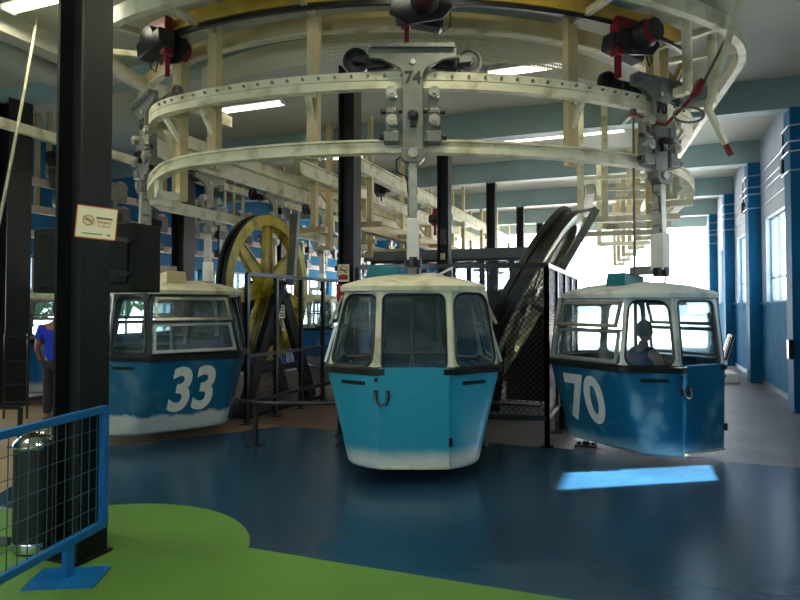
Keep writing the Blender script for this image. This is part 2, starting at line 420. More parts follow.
# left wall and far wall: windows below a blue band
lo = MB().span(XL-.3, XL, YB, YF, 0, .9); hi = MB().span(XL-.3, XL, YB, YF, 2.75, ZC)
structure(lo, 'wall_left', M['blue_low'])
lw = [(y+.3, y+3.75) for y in (3.2, 7.3, 11.35, 15.4, 19.45, 23.2)]
e = YB
for a, b in lw: hi.span(XL-.3, XL, e, a, .9, 2.75); e = b
hi.span(XL-.3, XL, e, YF, .9, 2.75)
structure(hi, 'wall_left_upper', M['blue_pil'])
for a, b in lw: window('x', XL-.15, a, b, .9, 2.75, 5, (1.9,), M['win_frame'])
fw = MB().span(XL, -8.6, YF, YF+.3, 0, .9); fw.span(XL, -8.6, YF, YF+.3, 2.75, ZC); fw.span(XL, -11.9, YF, YF+.3, .9, 2.75); fw.span(-8.9, -8.6, YF, YF+.3, .9, 2.75)
fw.span(-8.6, XR+.3, YF, YF+.3, 4.9, ZC)
structure(fw, 'wall_far', M['blue_pil'])
window('y', YF+.15, -11.9, -8.9, .9, 2.75, 4, (1.9,), M['win_frame'])
structure(MB().span(-70, 50, YF+.3, 110, -.25, -.05), 'ground', M['ground'])
structure(MB().span(-70, XL-.3, -20, YF+.3, -.25, -.05), 'ground', M['ground'])
structure(MB().span(XR+.3, 50, -20, YF+.3, -.25, -.05), 'ground', M['ground'])

# steel columns: H sections, one row along the platform and one row farther left
def column(x, y, label, group=None, s=.22, top=4.75):
    h, t, g = s/2, .022, .012
    poly = [(-h,-h),(-h+t,-h),(-h+t,-g),(h-t,-g),(h-t,-h),(h,-h),(h,h),(h-t,h),(h-t,g),(-h+t,g),(-h+t,h),(-h,h)]
    r = thing('steel_column', (x, y, 0), label, 'column', 0, group)
    b = MB(); b.loft([[(x+p, y+q, z) for p, q in poly] for z in (.02, top)]); b.build('shaft', M['black'], r)
    MB().box((x, y, .012), (s+.05, s+.05, .024)).build('base_plate', M['black'], r)
    return r
column(-3.47, 3.09, 'near black steel column with the framed no smoking board fixed on it', s=.235)
column(-3.49, 7.2, 'black steel column behind the turquoise cabin carrying a small red no smoking notice')
column(-3.49, 11.35, 'black steel column rising just right of the turquoise cabin hanger')
column(-3.49, 15.4, 'black column rising from the booth roof, first to the right of the thick one')
column(-3.49, 19.45, 'thin far black column, second beyond the booth roof')
column(-3.49, 23.5, 'farthest thin black column near the bright open end')
column(-9.7, 7.2, 'broad black column at the left edge of the photo', s=.42, top=5.03)
column(-9.7, 11.35, 'dark column standing behind the roof of cabin 33', s=.36)
column(-9.7, 15.4, 'distant dark column by the left blue wall, behind the yellow wheel', s=.30)

# fluorescent lights
def ceiling_light(x, y, label, w=1.25, power=24):
    r = thing('fluorescent_light', (x, y, ZC-.12), label, 'ceiling light', 0, 'fluorescent lights under the ceiling')
    MB().box((x, y, ZC-.031), (w, .22, .06), taper=.9).build('housing', M['white_metal'], r)
    for s in (-.055, .055): MB().tube((x-w/2+.04, y+s, ZC-.09), (x+w/2-.04, y+s, ZC-.09), .019, 10).build('tube', M['tube'], r)
    for q in (-1, 1): MB().box((x+q*(w/2-.02), y, ZC-.085), (.035, .2, .06)).build('end_cap', M['white_metal'], r)
    ld = bpy.data.lights.new('tube_light', 'AREA'); ld.shape = 'RECTANGLE'; ld.size = w; ld.size_y = .15; ld.energy = power; ld.color = (1, .95, .70)
    lo_ = bpy.data.objects.new('tube_light', ld); COL.objects.link(lo_); lo_.location = (x, y, ZC-.125)
for x, y, lb, w in (
    (-6.35, 5.1, 'lit fluorescent light in the top left corner above the near column', 1.3),
    (-6.35, 9.2, 'lit fluorescent light seen between the curved rails left of the middle', 1.3),
    (-6.35, 13.1, 'lit fluorescent light crossing behind the black column with the red notice', 1.3),
    (-6.35, 17.1, 'far fluorescent light above the storage rails', 1.3),
    (-1.5, 13.1, 'long lit fluorescent light behind the lower rail right of carriage 74', 2.5),
    (-1.5, 9.2, 'fluorescent light over the middle of the loop', 1.3),
    (-1.5, 5.1, 'fluorescent light overhead in front of the loop', 1.3),
    (-1.5, 1.0, 'fluorescent light overhead right of the camera', 1.3),
    (-6.35, 1.0, 'fluorescent light overhead left of the camera', 1.3)):
    ceiling_light(x, y, lb, w, 75 if y < 2 else (45 if y < 6 else 16))

# conduits and switch boxes on the right wall
for i, (z, lb) in enumerate(((3.75, 'lowest thin conduit along the right wall above the windows'), (4.05, 'middle thin conduit along the right wall'), (4.2, 'second highest thin conduit along the right wall'), (4.45, 'topmost thin conduit along the right wall'))):
    p = MB(); pts = []
    for y in BAY[2:]:
        pts += [(XR-.03, y-.32, z), (XR-.27, y-.26, z), (XR-.27, y+.26, z), (XR-.03, y+.32, z)]
    p.pipe(pts, .014, 6); tag(p.build('conduit', M['pipe']), lb, 'pipe', 'conduits on the right wall')
for y, z, lb in ((12.6, 4.1, 'black switch box on the upper right wall, nearest one'), (17.2, 4.05, 'black switch box on the upper right wall, beyond the first pilaster')):
    r = thing('switch_box', (XR-.06, y, z), lb, 'electrical box', 0, 'switch boxes on the right wall')
    MB().box((XR-.05, y, z), (.1, .16, .26)).build('box', M['black_gloss'], r, bevel=.01)
    MB().pipe([(XR-.05, y, z+.13), (XR-.05, y+.05, z+.4), (XR-.05, y+.02, z+.62)], .014, 6).build('cable', M['black'], r)
# small black box on the near pilaster
tag(MB().box((XR-.28, 11.1, .98), (.08, .14, .3)).build('junction_box', M['black_gloss'], bevel=.01), 'small black box low on the nearest blue pilaster', 'electrical box')

# ------------------------------------------------------------------ the overhead loop
R, RL, RR = 5.3, 1.2, 1.6
C0 = (.13, 11.67)
def path_pts():
    """(x,y,nx,ny,s): guided loop in hall axes, left leg end -> right leg end"""
    A = math.radians(36); AL = math.radians(31)
    cl = (C0[0]-(R-RL)*math.sin(AL), C0[1]-(R-RL)*math.cos(AL))
    cr = (C0[0]+(R-RR)*math.sin(A), C0[1]-(R-RR)*math.cos(A))
    aL = -math.radians(90)-PHI; aR = math.radians(74)
    q = []
    e = (cl[0]+RL*math.sin(aL), cl[1]-RL*math.cos(aL)); n = (math.sin(aL), -math.cos(aL))
    for t in range(14, 0, -1): q.append((e[0]+SP*t*1.0, e[1]+CP*t*1.0, *n))
    for i in range(15): a = aL+(-AL-aL)*i/14; q.append((cl[0]+RL*math.sin(a), cl[1]-RL*math.cos(a), math.sin(a), -math.cos(a)))
    for i in range(1, 37): a = -AL+(A+AL)*i/36; q.append((C0[0]+R*math.sin(a), C0[1]-R*math.cos(a), math.sin(a), -math.cos(a)))
    for i in range(1, 11): a = A+(aR-A)*i/10; q.append((cr[0]+RR*math.sin(a), cr[1]-RR*math.cos(a), math.sin(a), -math.cos(a)))
    e = q[-1]
    for t in range(1, 15): q.append((e[0]+math.cos(aR)*t, e[1]+math.sin(aR)*t, e[2], e[3]))
    s = 0; out = []
    for i, p in enumerate(q):
        if i: s += math.hypot(p[0]-q[i-1][0], p[1]-q[i-1][1])
        sm = lambda u: max(0, min(1, u))**2*(3-2*max(0, min(1, u)))
        out.append((*plan(p[0], p[1]), *plan(p[2], p[3]), s, -.28*sm((30-i)/14) - .14*sm((i-62)/12)))
    return out
PD = path_pts()                                  # with the fall of the guide rail
P = [p[:5] for p in PD]
def arc_path(rad, a0, a1, n=48):
    out = []
    for i in range(n+1):
        a = math.radians(a0+(a1-a0)*i/n); out.append((*plan(C0[0]+rad*math.sin(a), C0[1]-rad*math.cos(a)), *plan(math.sin(a), -math.cos(a)), rad*a))
    return out
I_L, I_A0, I_A1, I_R = 14, 28, 64, 74     # left corner start, arc start, arc end, right corner end
def rect(a0, a1, z0, z1): return [(a0, z0), (a1, z0), (a1, z1), (a0, z1)]
def at_off(i, a, z): p = P[i]; return (p[0]+p[2]*a, p[1]+p[3]*a, z)
track = thing('overhead_track', at_off(46, 0, 3.0), 'cream curved overhead rails of the turnaround loop with posts and arms', 'rail track')
# running rail: channel with a flange along top and bottom
MB().sweep([(-.05,3.89),(.05,3.89),(.05,3.965),(.038,3.968),(.038,3.976),(.05,3.98),(.05,4.065),(-.05,4.065)], P).build('running_rail', M['cream'], track)
MB().sweep([(-.06,3.22),(.06,3.22),(.06,3.27),(.03,3.275),(.03,3.335),(.06,3.34),(.06,3.36),(-.06,3.36)], PD).build('guide_rail', M['cream'], track)
MB().sweep(rect(.05, .10, 3.66, 3.885), P[:23]).build('leg_web', M['cream'], track)
MB().sweep(rect(-1.31, -1.19, 3.20, 3.34), P[I_R-1:]).build('inner_guide', M['cream'], track)
MB().sweep(rect(.57, .66, 4.74, 4.92), P[I_L-2:]).build('outer_beam', M['cream'], track)
MB().sweep(rect(-.06, .05, 4.84, 5.0), P[I_L+6:80]).build('conveyor_rail', M['yellow_rail'], track)
MB().sweep(rect(-.03, .02, 4.79, 4.84), P[I_L+6:80]).build('conveyor_runner', M['grease'], track)
MB().sweep(rect(-.66, -.58, 4.82, 5.0), arc_path(R, -60, 62)).build('inner_beam', M['cream_dull'], track)
MB().sweep(rect(-.67, -.57, 4.80, 4.82), arc_path(R, -60, 62)).build('inner_flange', M['cream'], track)
tray = MB().sweep([(-1.10,4.67),(-1.095,4.67),(-1.095,4.99),(-1.10,4.99)], arc_path(R, -44, 48), uv=True).build('perforated_tray', M['holes'], None)
tag(tray, 'curved cream perforated cable tray behind the upper rail', 'cable tray')
# bolts along the front of the running rail
bm_ = MB().tube((0,0,0), (0,-.022,0), .016, 8); bp0 = None
k = 0
for i in range(I_A0-2, I_A1+3):
    for fr in (0,):
        p, q = P[i], P[i+1]
        x, y = p[0]+(q[0]-p[0])*fr, p[1]+(q[1]-p[1])*fr
        nx, ny = p[2], p[3]
        loc = Vector((x+nx*.05, y+ny*.05, 4.02)) - Vector(track.location)
        if bp0 is None: b = bp0 = bm_.build('bolt', M['steel'], track, local=True)
        else: b = bp0.copy(); COL.objects.link(b)
        b.location = loc; b.rotation_euler = (0, 0, math.atan2(nx, -ny)); k += 1
# posts with arms
def post(i, low, a=-.28, top=5.25, brace=True, w=.10):
    p = P[i]; n = (p[2], p[3])
    g = MB(); yaw = math.atan2(n[1], n[0])
    x, y, _ = at_off(i, a, 0)
    g.box((x, y, (low+top)/2), (w, w*1.3, top-low), yaw)
    o = g.build('post', M['cream_dull'], track)
    def arm(p, q, u, v): MB().bar(p, q, u, v).build('arm', M['cream'], o)
    arm(at_off(i, a, 3.96), at_off(i, -.05, 3.96), .08, .08)
    g = MB(); g.bar(at_off(i, a, low+.05), at_off(i, .035, low+.05), .08, .08)
    if low < 3.1: g.bar(at_off(i, 0, low+.05), at_off(i, 0, 3.23+PD[i][5]), .07, .07)
    g.build('arm', M['cream'], o)
    arm(at_off(i, a, 4.86), at_off(i, .6, 4.86), .07, .07)
    if brace: MB().bar(at_off(i, a, 3.62), at_off(i, -.06, 3.93), .06, .05).build('brace', M['cream'], o)
for i in (30, 38, 56): post(i, 3.24)
for i in (20, 25): post(i, 2.93)
for i in (65, 71): post(i, 2.93)
for i in range(2, 11, 2): post(i, 2.75)
for i in range(76, 88, 2): post(i, 2.93)
# wide cross frames carrying the inner guide on the right leg
for k, i in enumerate((75, 76, 77, 79)):
    a = -1.25 if k % 2 == 0 else -.85
    x, y, _ = at_off(i, a-.12, 0); yaw = math.atan2(P[i][3], P[i][2])
    o = MB().box((x, y, 4.0), (.10, .12, 2.1), yaw).build('post', M['cream'], track)
    for z, e_, w_ in ((2.98, .05, .09), (3.62, 0., .06)): MB().bar(at_off(i, a-.12, z), at_off(i, e_, z), w_, w_).build('arm', M['cream'], o)
# second posts at the outer side by the right bend
for i in (63, 68):
    g = MB(); x, y, _ = at_off(i, .32, 0); g.tube((x, y, 4.1), (x, y, 5.25), .055, 12)
    g.bar(at_off(i, .32, 4.12), at_off(i, -.02, 4.12), .10, .09)
    g.build('round_post', M['cream'], track)

# straight branch rails leading away over the booth
def branch(x, z, y0, y1, label, posts=True, m='cream'):
    r = thing('branch_rail', (x, (y0+y1)/2, z), label, 'rail track', 0, 'straight branch rails over the middle of the hall')
    MB().span(x-.05, x+.05, y0, y1, z-.10, z+.10).build('web', M[m], r)
    MB().span(x-.09, x+.09, y0, y1, z-.13, z-.10).build('flange', M[m], r)
    MB().span(x-.09, x+.09, y0, y1, z+.10, z+.13).build('flange', M[m], r)
    if posts:
        y = y0+.6
        while y < y1:
            MB().span(x-.05, x+.05, y-.06, y+.06, z-1.0, z-.13).build('hanger', M['cream_dull'], r)
            MB().span(x-.45, x+.25, y-.05, y+.05, z-1.06, z-.96).build('foot', M['cream_dull'], r)
            MB().span(x-.04, x+.04, y-.05, y+.05, z+.13, ZC).build('drop', M['cream_dull'], r)
            y += 2.2
    return r
branch(-4.75, 4.20, 10.1, 26, 'upper straight cream rail on hangers running to the far open end')
branch(-5.45, 4.02, 9.2, 26, 'lower straight cream rail just left of the upper one', True)
branch(-5.1, 3.25, 10.2, 26, 'thin straight guide rail below the two hanger rails', False, 'cream_dull')
# storage rails along the left wall
def storage(x, z, y0, y1, label, m='pink'):
    r = thing('storage_rail', (x, (y0+y1)/2, z), label, 'rail track', 0, 'storage rails on the left')
    MB().span(x-.05, x+.05, y0, y1, z-.07, z+.07).build('beam', M[m], r)
    y = y0+.5
    while y < y1:
        MB().span(x-.03, x+.03, y-.04, y+.04, z+.07, ZC).build('drop', M['cream_dull'], r); y += 3.0
storage(-8.6, 4.30, 4.3, 25, 'cream storage rail high at the left, nearest the loop', 'cream')
storage(-10.2, 3.90, 7.8, 25, 'upper pale pink storage rail before the blue wall')
storage(-10.5, 3.45, 7.8, 25, 'middle pale pink storage rail before the blue wall')
storage(-10.8, 3.02, 7.8, 25, 'lowest pale pink storage rail before the blue wall')
# parked roller carriages on the storage rails
rc0 = None
for j, (x, z, where) in enumerate(((-10.2, 3.90, 'upper'), (-10.5, 3.45, 'middle'))):
    for k in range(13):
        y = 8.6+k*1.15+j*.4
        if rc0 is None:
            r = rc0 = thing('roller_carriage', (x, y, z), '', 'carriage', 0, 'parked roller carriages on the storage rails')
            MB().span(x+.07, x+.12, y-.33, y+.33, z-.08, z+.30).build('side_plate', M['steel'], r, bevel=.02)
            for s in (-.22, .22):
                MB().lathe([(.05,-.04),(.15,-.04),(.15,.05),(.10,.05),(.05,.03),(.05,-.04)], (x+.01, y+s, z+.215), 'X', 18).build('wheel', M['steel_light'], r)
            MB().span(x+.07, x+.13, y-.06, y+.06, z-.75, z-.08).build('stem', M['steel'], r)
            MB().box((x+.1, y, z-.42), (.16, .3, .2)).build('grip', M['grease'], r, bevel=.02)
        else:
            r = copy_tree(rc0); r.location = (x, y, z)
        r['label'] = 'grey two-wheeled carriage parked on the %s pink storage rail' % where
        r['group'] = 'parked roller carriages on the %s storage rail' % where

# ------------------------------------------------------------------ red drive units hanging under the yellow rail
def drive_unit(label):
    r = thing('drive_unit', (0,0,4.7), label, 'drive motor', 0, 'red and black drive units')
    g = MB(); g.box((0,0,4.64), (.34,.10,.20)); g.box((-.13,0,4.48), (.10,.12,.36)); g.build('bracket', M['red'], r, local=False, bevel=.01)
    MB().lathe([(.02,-.26),(.13,-.25),(.15,-.20),(.15,.16),(.12,.20),(.12,.27),(.02,.28)], (.06,-.10,4.50), 'X', 20, Matrix.Rotation(.35,3,'Y') @ Matrix.Rotation(PI/2,3,'X')).build('motor', M['grease'], r)
    MB().lathe([(.0,0),(.125,.0),(.125,.06),(.10,.09),(0,.10)], (.06,-.37,4.50), 'Y', 20).build('fan_cover', M['red'], r)
    MB().box((.02,.05,4.43), (.5,.20,.20), ry=.18).build('gearbox', M['grease'], r, bevel=.03)
    MB().prism([(-.30,-.05),(-.12,-.16),(.24,-.10),(.34,.02),(.30,.12),(-.05,.16),(-.26,.09)], (.0,-.16,4.42), (1,0,0), (0,0,1), .03).build('side_plate', M['grease'], r)
    MB().box((-.12,0,4.20), (.05,.06,.28)).build('stop_arm', M['red'], r)
    MB().pipe([(.2,-.1,4.36),(.26,-.1,4.22),(.32,-.08,4.28),(.33,-.04,4.44)], .008, 6).build('cable', M['black'], r)
    return r
def put_drive(o, i, a=0, z=4.7, flip=0):
    p = P[i]; o.location = at_off(i, a, z); o.rotation_euler = (0, 0, math.atan2(p[2], -p[3])+flip)
d0 = drive_unit('red and black drive motor above carriage 74 at the top middle'); put_drive(d0, 45, .02, 4.93)
d1 = copy_tree(d0); put_drive(d1, 59, .05, 4.83); d1['label'] = 'red and black drive motor above cabin 70 at the upper right'
d2 = copy_tree(d0); put_drive(d2, 27, .12, 4.92, PI); d2['label'] = 'red and black drive motor beside the near black column at the upper left'
for (x, y, z), lb in (((-5.45, 12.4, 4.45), 'small red and black drive motor on the straight rails left of the second column'), ((-4.75, 14.8, 4.05), 'small red and black drive motor behind the hanger of the turquoise cabin')):
    d = copy_tree(d0); d.location = (x, y, z); d.rotation_euler = (0, 0, 1.57); d['label'] = lb

# ------------------------------------------------------------------ gondola cabins
ZB = .13
def octo(hw, hy, c, e, d=0): return [(-c,-hy),(c,-hy),(hw,-e),(hw,e-d*.8),(c,hy-d),(-c,hy-d),(-hw,e-d*.8),(-hw,-e)]
def rounded(poly, r, n=4):
    out = []; m = len(poly)
    for i in range(m):
        p, a, b = Vector(poly[i]), Vector(poly[i-1]), Vector(poly[(i+1) % m])
        u, v = (a-p), (b-p); k = min(r, u.length*.45, v.length*.45)
        s, t = p+u.normalized()*k, p+v.normalized()*k
        for j in range(n+1):
            w = j/n; out.append(tuple(s*(1-w)**2 + p*2*w*(1-w) + t*w*w))
    return out
def ring(hw, hy, c, e, z, r=.10, d=0): return [(x, y, z) for x, y in rounded(octo(hw, hy, c, e, d), r)]
def inset_poly(q, mg):
    """q: convex 2-D polygon ccw, mg: inset for each edge"""
    L = []
    n = len(q)
    for i in range(n):
        a, b = Vector(q[i]), Vector(q[(i+1) % n]); d = (b-a).normalized(); nn = Vector((-d.y, d.x)); L.append((a+nn*mg[i], d))
    out = []
    for i in range(n):
        (p, d), (q2, e) = L[i-1], L[i]
        den = d.x*e.y - d.y*e.x; w = q2-p; t = (w.x*e.y - w.y*e.x)/den; out.append(p+d*t)
    return [tuple(v) for v in out]
class Face:
    """planar quad A(bottom left) B(bottom right) C D seen from outside"""
    def __init__(s, A, B, C, D):
        s.A = Vector(A); s.ux = (Vector(B)-s.A).normalized(); n = s.ux.cross(Vector(D)-s.A).normalized(); s.n = n; s.uy = n.cross(s.ux)
        s.q = [((Vector(p)-s.A).dot(s.ux), (Vector(p)-s.A).dot(s.uy)) for p in (A, B, C, D)]
    def P(s, p, h=0): return s.A + s.ux*p[0] + s.uy*p[1] + s.n*h
def arcs(q, r, n=5):
    m = len(q); res = []
    for i in range(m):
        p, a, b = Vector(q[i]), Vector(q[i-1]), Vector(q[(i+1) % m]); u, v = a-p, b-p
        k = min(r, u.length*.48, v.length*.48); S_, T_ = p+u.normalized()*k, p+v.normalized()*k
        res.append([tuple(S_*(1-w)**2 + p*2*w*(1-w) + T_*w*w) for w in [j/n for j in range(n+1)]])
    return res
def frame_panel(mb, F, outer, hole, r, th, h0=0.):
    A = arcs(hole, r); n = len(A[0]); m = 4
    flat = [p for a in A for p in a]; tot = len(flat)
    vs = []
    for h in (h0, h0-th): vs += [F.P(p, h) for p in outer] + [F.P(p, h) for p in flat]
    off = 4+tot; fs = []
    for side in (0, 1):
        b = side*off
        for i in range(m):
            for j in range(n-1): fs.append((b+i, b+4+i*n+j+1, b+4+i*n+j))
            i2 = (i+1) % m
            fs.append((b+i, b+i2, b+4+i2*n, b+4+i*n+n-1))
    for i in range(m): fs.append((i, (i+1) % m, off+(i+1) % m, off+i))
    for i in range(tot): fs.append((4+i, 4+(i+1) % tot, off+4+(i+1) % tot, off+4+i))
    mb.add(vs, fs)
    return flat
def gondola(label, cat, paint, roofm, number=None, num_end=None, shear=0., roof_items=True, group=None, boxside=-1, plate=None, full=True, boxm='teal_box', wallm=None):
    r = thing('gondola', (0,0,0), label, cat, 0, group)
    HY = .88
    lv = [(.56,HY-.06,.34,.62,0,.14,.24),(.605,HY-.025,.355,.65,.012,.13,.235),(.635,HY-.01,.365,.67,.045,.12,.23)]
    for k in range(1, 9):
        t = k/8; lv.append((.635+.215*t, HY-.01+.01*t, .365+.005*t, .67-.12*t, .045+.855*t, .12-.02*t, .23*(1-t)))
    g = MB(); g.loft([ring(*a[:4], ZB+a[4], a[5], a[6]) for a in lv], True, False, True); lb_ = g.build('lower_body', paint, r, local=True)
    wn_ = lb_.modifiers.new('normals', 'WEIGHTED_NORMAL'); wn_.keep_sharp = True
    MB().loft([ring(.59,HY-.04,.35,.60,ZB+.085,.12,.22), ring(.59,HY-.04,.35,.60,ZB+.11,.12,.22)]).build('cabin_floor', M['rubber'], r, local=True)
    # rubber belt
    g = MB(); g.loft((lambda L: L[5:]+L[:5])([[(*rounded(octo(.85+d,HY+d,.372,.552+d*.4), .10)[k], ZB+z) for z, d in ((.875,.0),(.885,.028),(.935,.030),(.955,.0),(.955,-.05),(.875,-.05))] for k in range(40)]))
    g.build('rubber_belt', M['rubber'], r, local=True)
    # upper walls
    b0, t0 = octo(.835,HY-.012,.37,.54), octo(.675,HY-.085,.35,.47)
    z0, z1 = ZB+.93, ZB+1.665
    ux = MB(); gask = []; panes = []
    names = ['door','cfr','endr','cbr','back','cbl','endl','cfl']
    door_frame = MB()
    for i, nm in enumerate(names):
        j = (i+1) % 8
        F = Face((*b0[i], z0), (*b0[j], z0), (*t0[j], z1), (*t0[i], z1))
        if nm in ('endr', 'endl'): mg, rad = (.035,.03,.045,.03), .02
        elif nm == 'door': mg, rad = (-.0,.045,.075,.045), .07
        else: mg, rad = (.02,.03,.03,.03), .12
        if nm == 'back': mg, rad = (.05,.05,.08,.05), .08
        if nm == 'door':
            hole = inset_poly(F.q, (.006,.065,.035,.065))
            fl = frame_panel(door_frame, F, F.q, hole, rad, .03, .006)
        else:
            hole = inset_poly(F.q, mg); fl = frame_panel(ux, F, F.q, hole, rad, .03)
        panes.append((nm, F, fl, hole))
    ux.build('window_wall', wallm or roofm, r, local=True)
    # the door: lower leaf with handle, lock and bottom kick edge; upper frame with its pane
    g = MB()
    for zz in ((.028, .895),):
        g.loft([[(-.325,-HY+.03,ZB+.02),(.325,-HY+.03,ZB+.02),(.325,-HY-.008,ZB+.02),(-.325,-HY-.008,ZB+.02)],[(-.325,-HY+.03,ZB+.95),(.325,-HY+.03,ZB+.95),(.325,-HY-.022,ZB+.95),(-.325,-HY-.022,ZB+.95)]])
    door = g.build('door', paint, r, local=True)
    door_frame.build('upper_frame', roofm, door, local=True)
    if full:
        MB().pipe([(-.355,-HY-.020,ZB+.75),(-.355,-HY-.040,ZB+.68),(-.34,-HY-.050,ZB+.63),(-.29,-HY-.055,ZB+.615),(-.255,-HY-.050,ZB+.64),(-.245,-HY-.040,ZB+.69),(-.245,-HY-.025,ZB+.74)], .011, 8).build('handle', M['black_gloss'], door, local=True)
        for x, z in ((-.355,.70),(-.245,.70)): MB().box((x,-HY-.025,ZB+z), (.035,.02,.09)).build('handle_plate', M['black_gloss'], door, local=True)
        MB().tube((-.352,-HY-.015,ZB+.84), (-.352,-HY-.040,ZB+.84), .018, 10).build('lock', M['black_gloss'], door, local=True)
        MB().box((.335,-HY-.025,ZB+.27), (.035,.03,.08)).build('latch', M['black_gloss'], door, local=True, bevel=.006)
        MB().bar((-.325,-HY-.018,ZB+.035), (.325,-HY-.018,ZB+.035), .012, .02).build('kick_strip', M['roof'], door, local=True)
    for s in (-1, 1):
        g = MB(); t = Vector((s*.45, HY-.56, 0)).normalized(); n = Vector((s*t.y, -abs(t.x), 0))
        # slot lies on the slanted corner panel
        p = Vector((s*.57, -HY+.002+(.57-.37)*(HY-.56)/.45, ZB+.80))
        g.bar(p-t*.14, p+t*.14, .026, .034); g.build('vent_slot', M['rubber'], r, local=True)
    # panes and gaskets
    for nm, F, fl, hole in panes:
        if nm in ('endr', 'endl'):
            # two hopper panes in silver frames, the upper one ajar
            q = hole; lowq = [q[0], q[1], tuple(Vector(q[1])+(Vector(q[2])-Vector(q[1]))*.53), tuple(Vector(q[0])+(Vector(q[3])-Vector(q[0]))*.53)]
            upq = [tuple(Vector(q[0])+(Vector(q[3])-Vector(q[0]))*.56), tuple(Vector(q[1])+(Vector(q[2])-Vector(q[1]))*.56), q[2], q[3]]
            for k, (qq, tilt) in enumerate(((lowq, .05), (upq, .14))):
                top = [F.P(qq[3], .03), F.P(qq[2], .03)]
                bot = [F.P(qq[0], .03+tilt*.45), F.P(qq[1], .03+tilt*.45)]
                G = Face(bot[0], bot[1], top[1], top[0])
                fr = MB(); hl = inset_poly(G.q, (.035,.035,.035,.035))
                pf = frame_panel(fr, G, G.q, hl, .012, .025)
                wf = fr.build('hopper_window', M['alu'] if k == 0 else M['steel_light'], r, local=True)
                pm = MB(); pm.prism([p for p in pf], G.P((0,0), -.012), G.ux, G.uy, .006); pm.build('pane', M['glass'], wf, local=True)
            g = MB(); a, b = Vector(lowq[3]), Vector(lowq[2]); g.bar(F.P(a, -.01), F.P(b, -.01), .04, .03); g.build('window_rail', M['black_gloss'], r, local=True)
            continue
        pm = MB(); pm.prism(fl, F.P((0,0), -.012), F.ux, F.uy, .006)
        owner = door if nm == 'door' else r
        wn = pm.build('window_pane', M['glass_d'] if nm == 'door' else M['glass'], owner, local=True)
        gm = MB(); gm.pipe([F.P(p, .004) for p in fl], .013, 6, True)
        gm.build('gasket', M['rubber'], wn if nm != 'door' else door, local=True)
    # roof
    rl = [(.675,HY-.085,.35,.47,1.66,.06),(.725,HY-.045,.37,.49,1.665,.08),(.73,HY-.04,.37,.49,1.71,.08),(.69,HY-.08,.36,.46,1.74,.08),(.45,HY-.32,.26,.32,1.81,.08),(.22,.32,.12,.18,1.845,.05)]
    MB().loft([ring(*a[:4], ZB+a[4], a[5]) for a in rl], False, True).build('roof', roofm, r, local=True)
    MB().loft([ring(.65,HY-.10,.34,.46,ZB+1.64,.05), ring(.65,HY-.10,.34,.46,ZB+1.658,.05)]).build('ceiling_panel', M['white_metal'], r, local=True)
    # benches along both ends
    for s in (-1, 1):
        g = MB(); g.box((s*.47, 0, ZB+.40), (.34, 1.2, .07)); g.box((s*.50, 0, ZB+.23), (.2, 1.15, .28)); bn = g.build('bench', M['seat'], r, local=True, bevel=.015)
        MB().bar((s*.665, 0, ZB+.44), (s*.70, 0, ZB+.90), 1.1, .05, (1,0,0)).build('backrest', M['seat'], bn, local=True, bevel=.015)
    MB().tube((0,0,ZB+.1), (0,0,ZB+1.64), .022, 10).build('grab_pole', M['steel_light'], r, local=True)
    # things bolted to the roof
    if roof_items:
        g = MB(); g.box((boxside*.30, -.12, ZB+1.86), (.36, .26, .15), rz=.08, ry=boxside*-.10, taper=.94); bx_ = g.build('battery_box', M[boxm], r, local=True, bevel=.012)
        g = MB(); g.box((boxside*-.20, .1, ZB+1.85), (.30, .22, .05), rz=.2, taper=.7); g.build('roof_hatch', M['roof_white'], r, local=True, bevel=.01)
        MB().tube((.18,-.25,ZB+1.80), (.42,-.10,ZB+1.92), .012, 8).build('antenna', M['white_metal'], r, local=True)
    # hanger: knee at the roof, bar on the outer side, joint, carriage
    hy = -.35
    g = MB(); g.box((0, 0, ZB+1.88), (.09, .09, .12)); g.bar((0, .05, 2.12), (0, hy-.06, 2.12), .085, .10); g.bar((0,0,2.0), (0,0,2.16), .08, .08)
    hg = g.build('hanger', M['steel_light'], r, local=True, bevel=.012)
    g = MB(); g.bar((0, hy, 2.52), (0, hy, 3.22), .085, .15, (0,1,0), .085, .12); g.build('hanger_bar', M['steel_light'], hg, local=True, bevel=.008)
    MB().box((0, hy-.01, 2.32), (.125, .17, .42)).build('sleeve', M['white_metal'], hg, local=True, bevel=.01)
    g = MB(); g.lathe([(.0,-.05),(.085,-.05),(.09,.0),(.085,.05),(0,.05)], (0, hy-.02, 2.09), 'Z', 16); g.build('joint', M['grease'], hg, local=True)
    if full:
        for z in (2.62, 2.80, 3.0): MB().box((0, hy, z), (.10, .09, .025)).build('clip', M['steel'], hg, local=True)
        MB().pipe([(-.05,hy-.04,3.2),(-.17,hy-.05,3.12),(-.16,hy-.05,3.0),(-.06,hy-.05,2.95),(-.05,hy-.05,2.8),(-.01,hy-.05,2.65),(-.05,hy-.05,2.55)], .008, 6).build('cable', M['black'], hg, local=True)
    cy = hy-.02
    g = MB(); yv = cy
    # plate silhouette of the carriage, cast in one piece
    pl = [(-.105,3.16),(.105,3.16),(.105,4.00),(.13,4.06),(.32,4.155),(.45,4.165),(.45,4.275),(-.45,4.275),(-.45,4.165),(-.32,4.155),(-.13,4.06),(-.105,4.00)]
    pl = [(a, b) for a, b in pl]
    g.prism(pl, (0, yv, 0), (1,0,0), (0,0,1), .06)
    car = g.build('carriage', M['steel'], r, local=True, bevel=.008)
    g = MB(); g.prism([(-.42,4.26),(.42,4.26),(.42,4.30),(-.42,4.30)], (0, yv-.02, 0), (1,0,0), (0,0,1), .12)
    g.tube((0,yv-.04,4.125),(0,yv-.026,4.125),.032,14); g.build('top_flange', M['steel'], car, local=True)
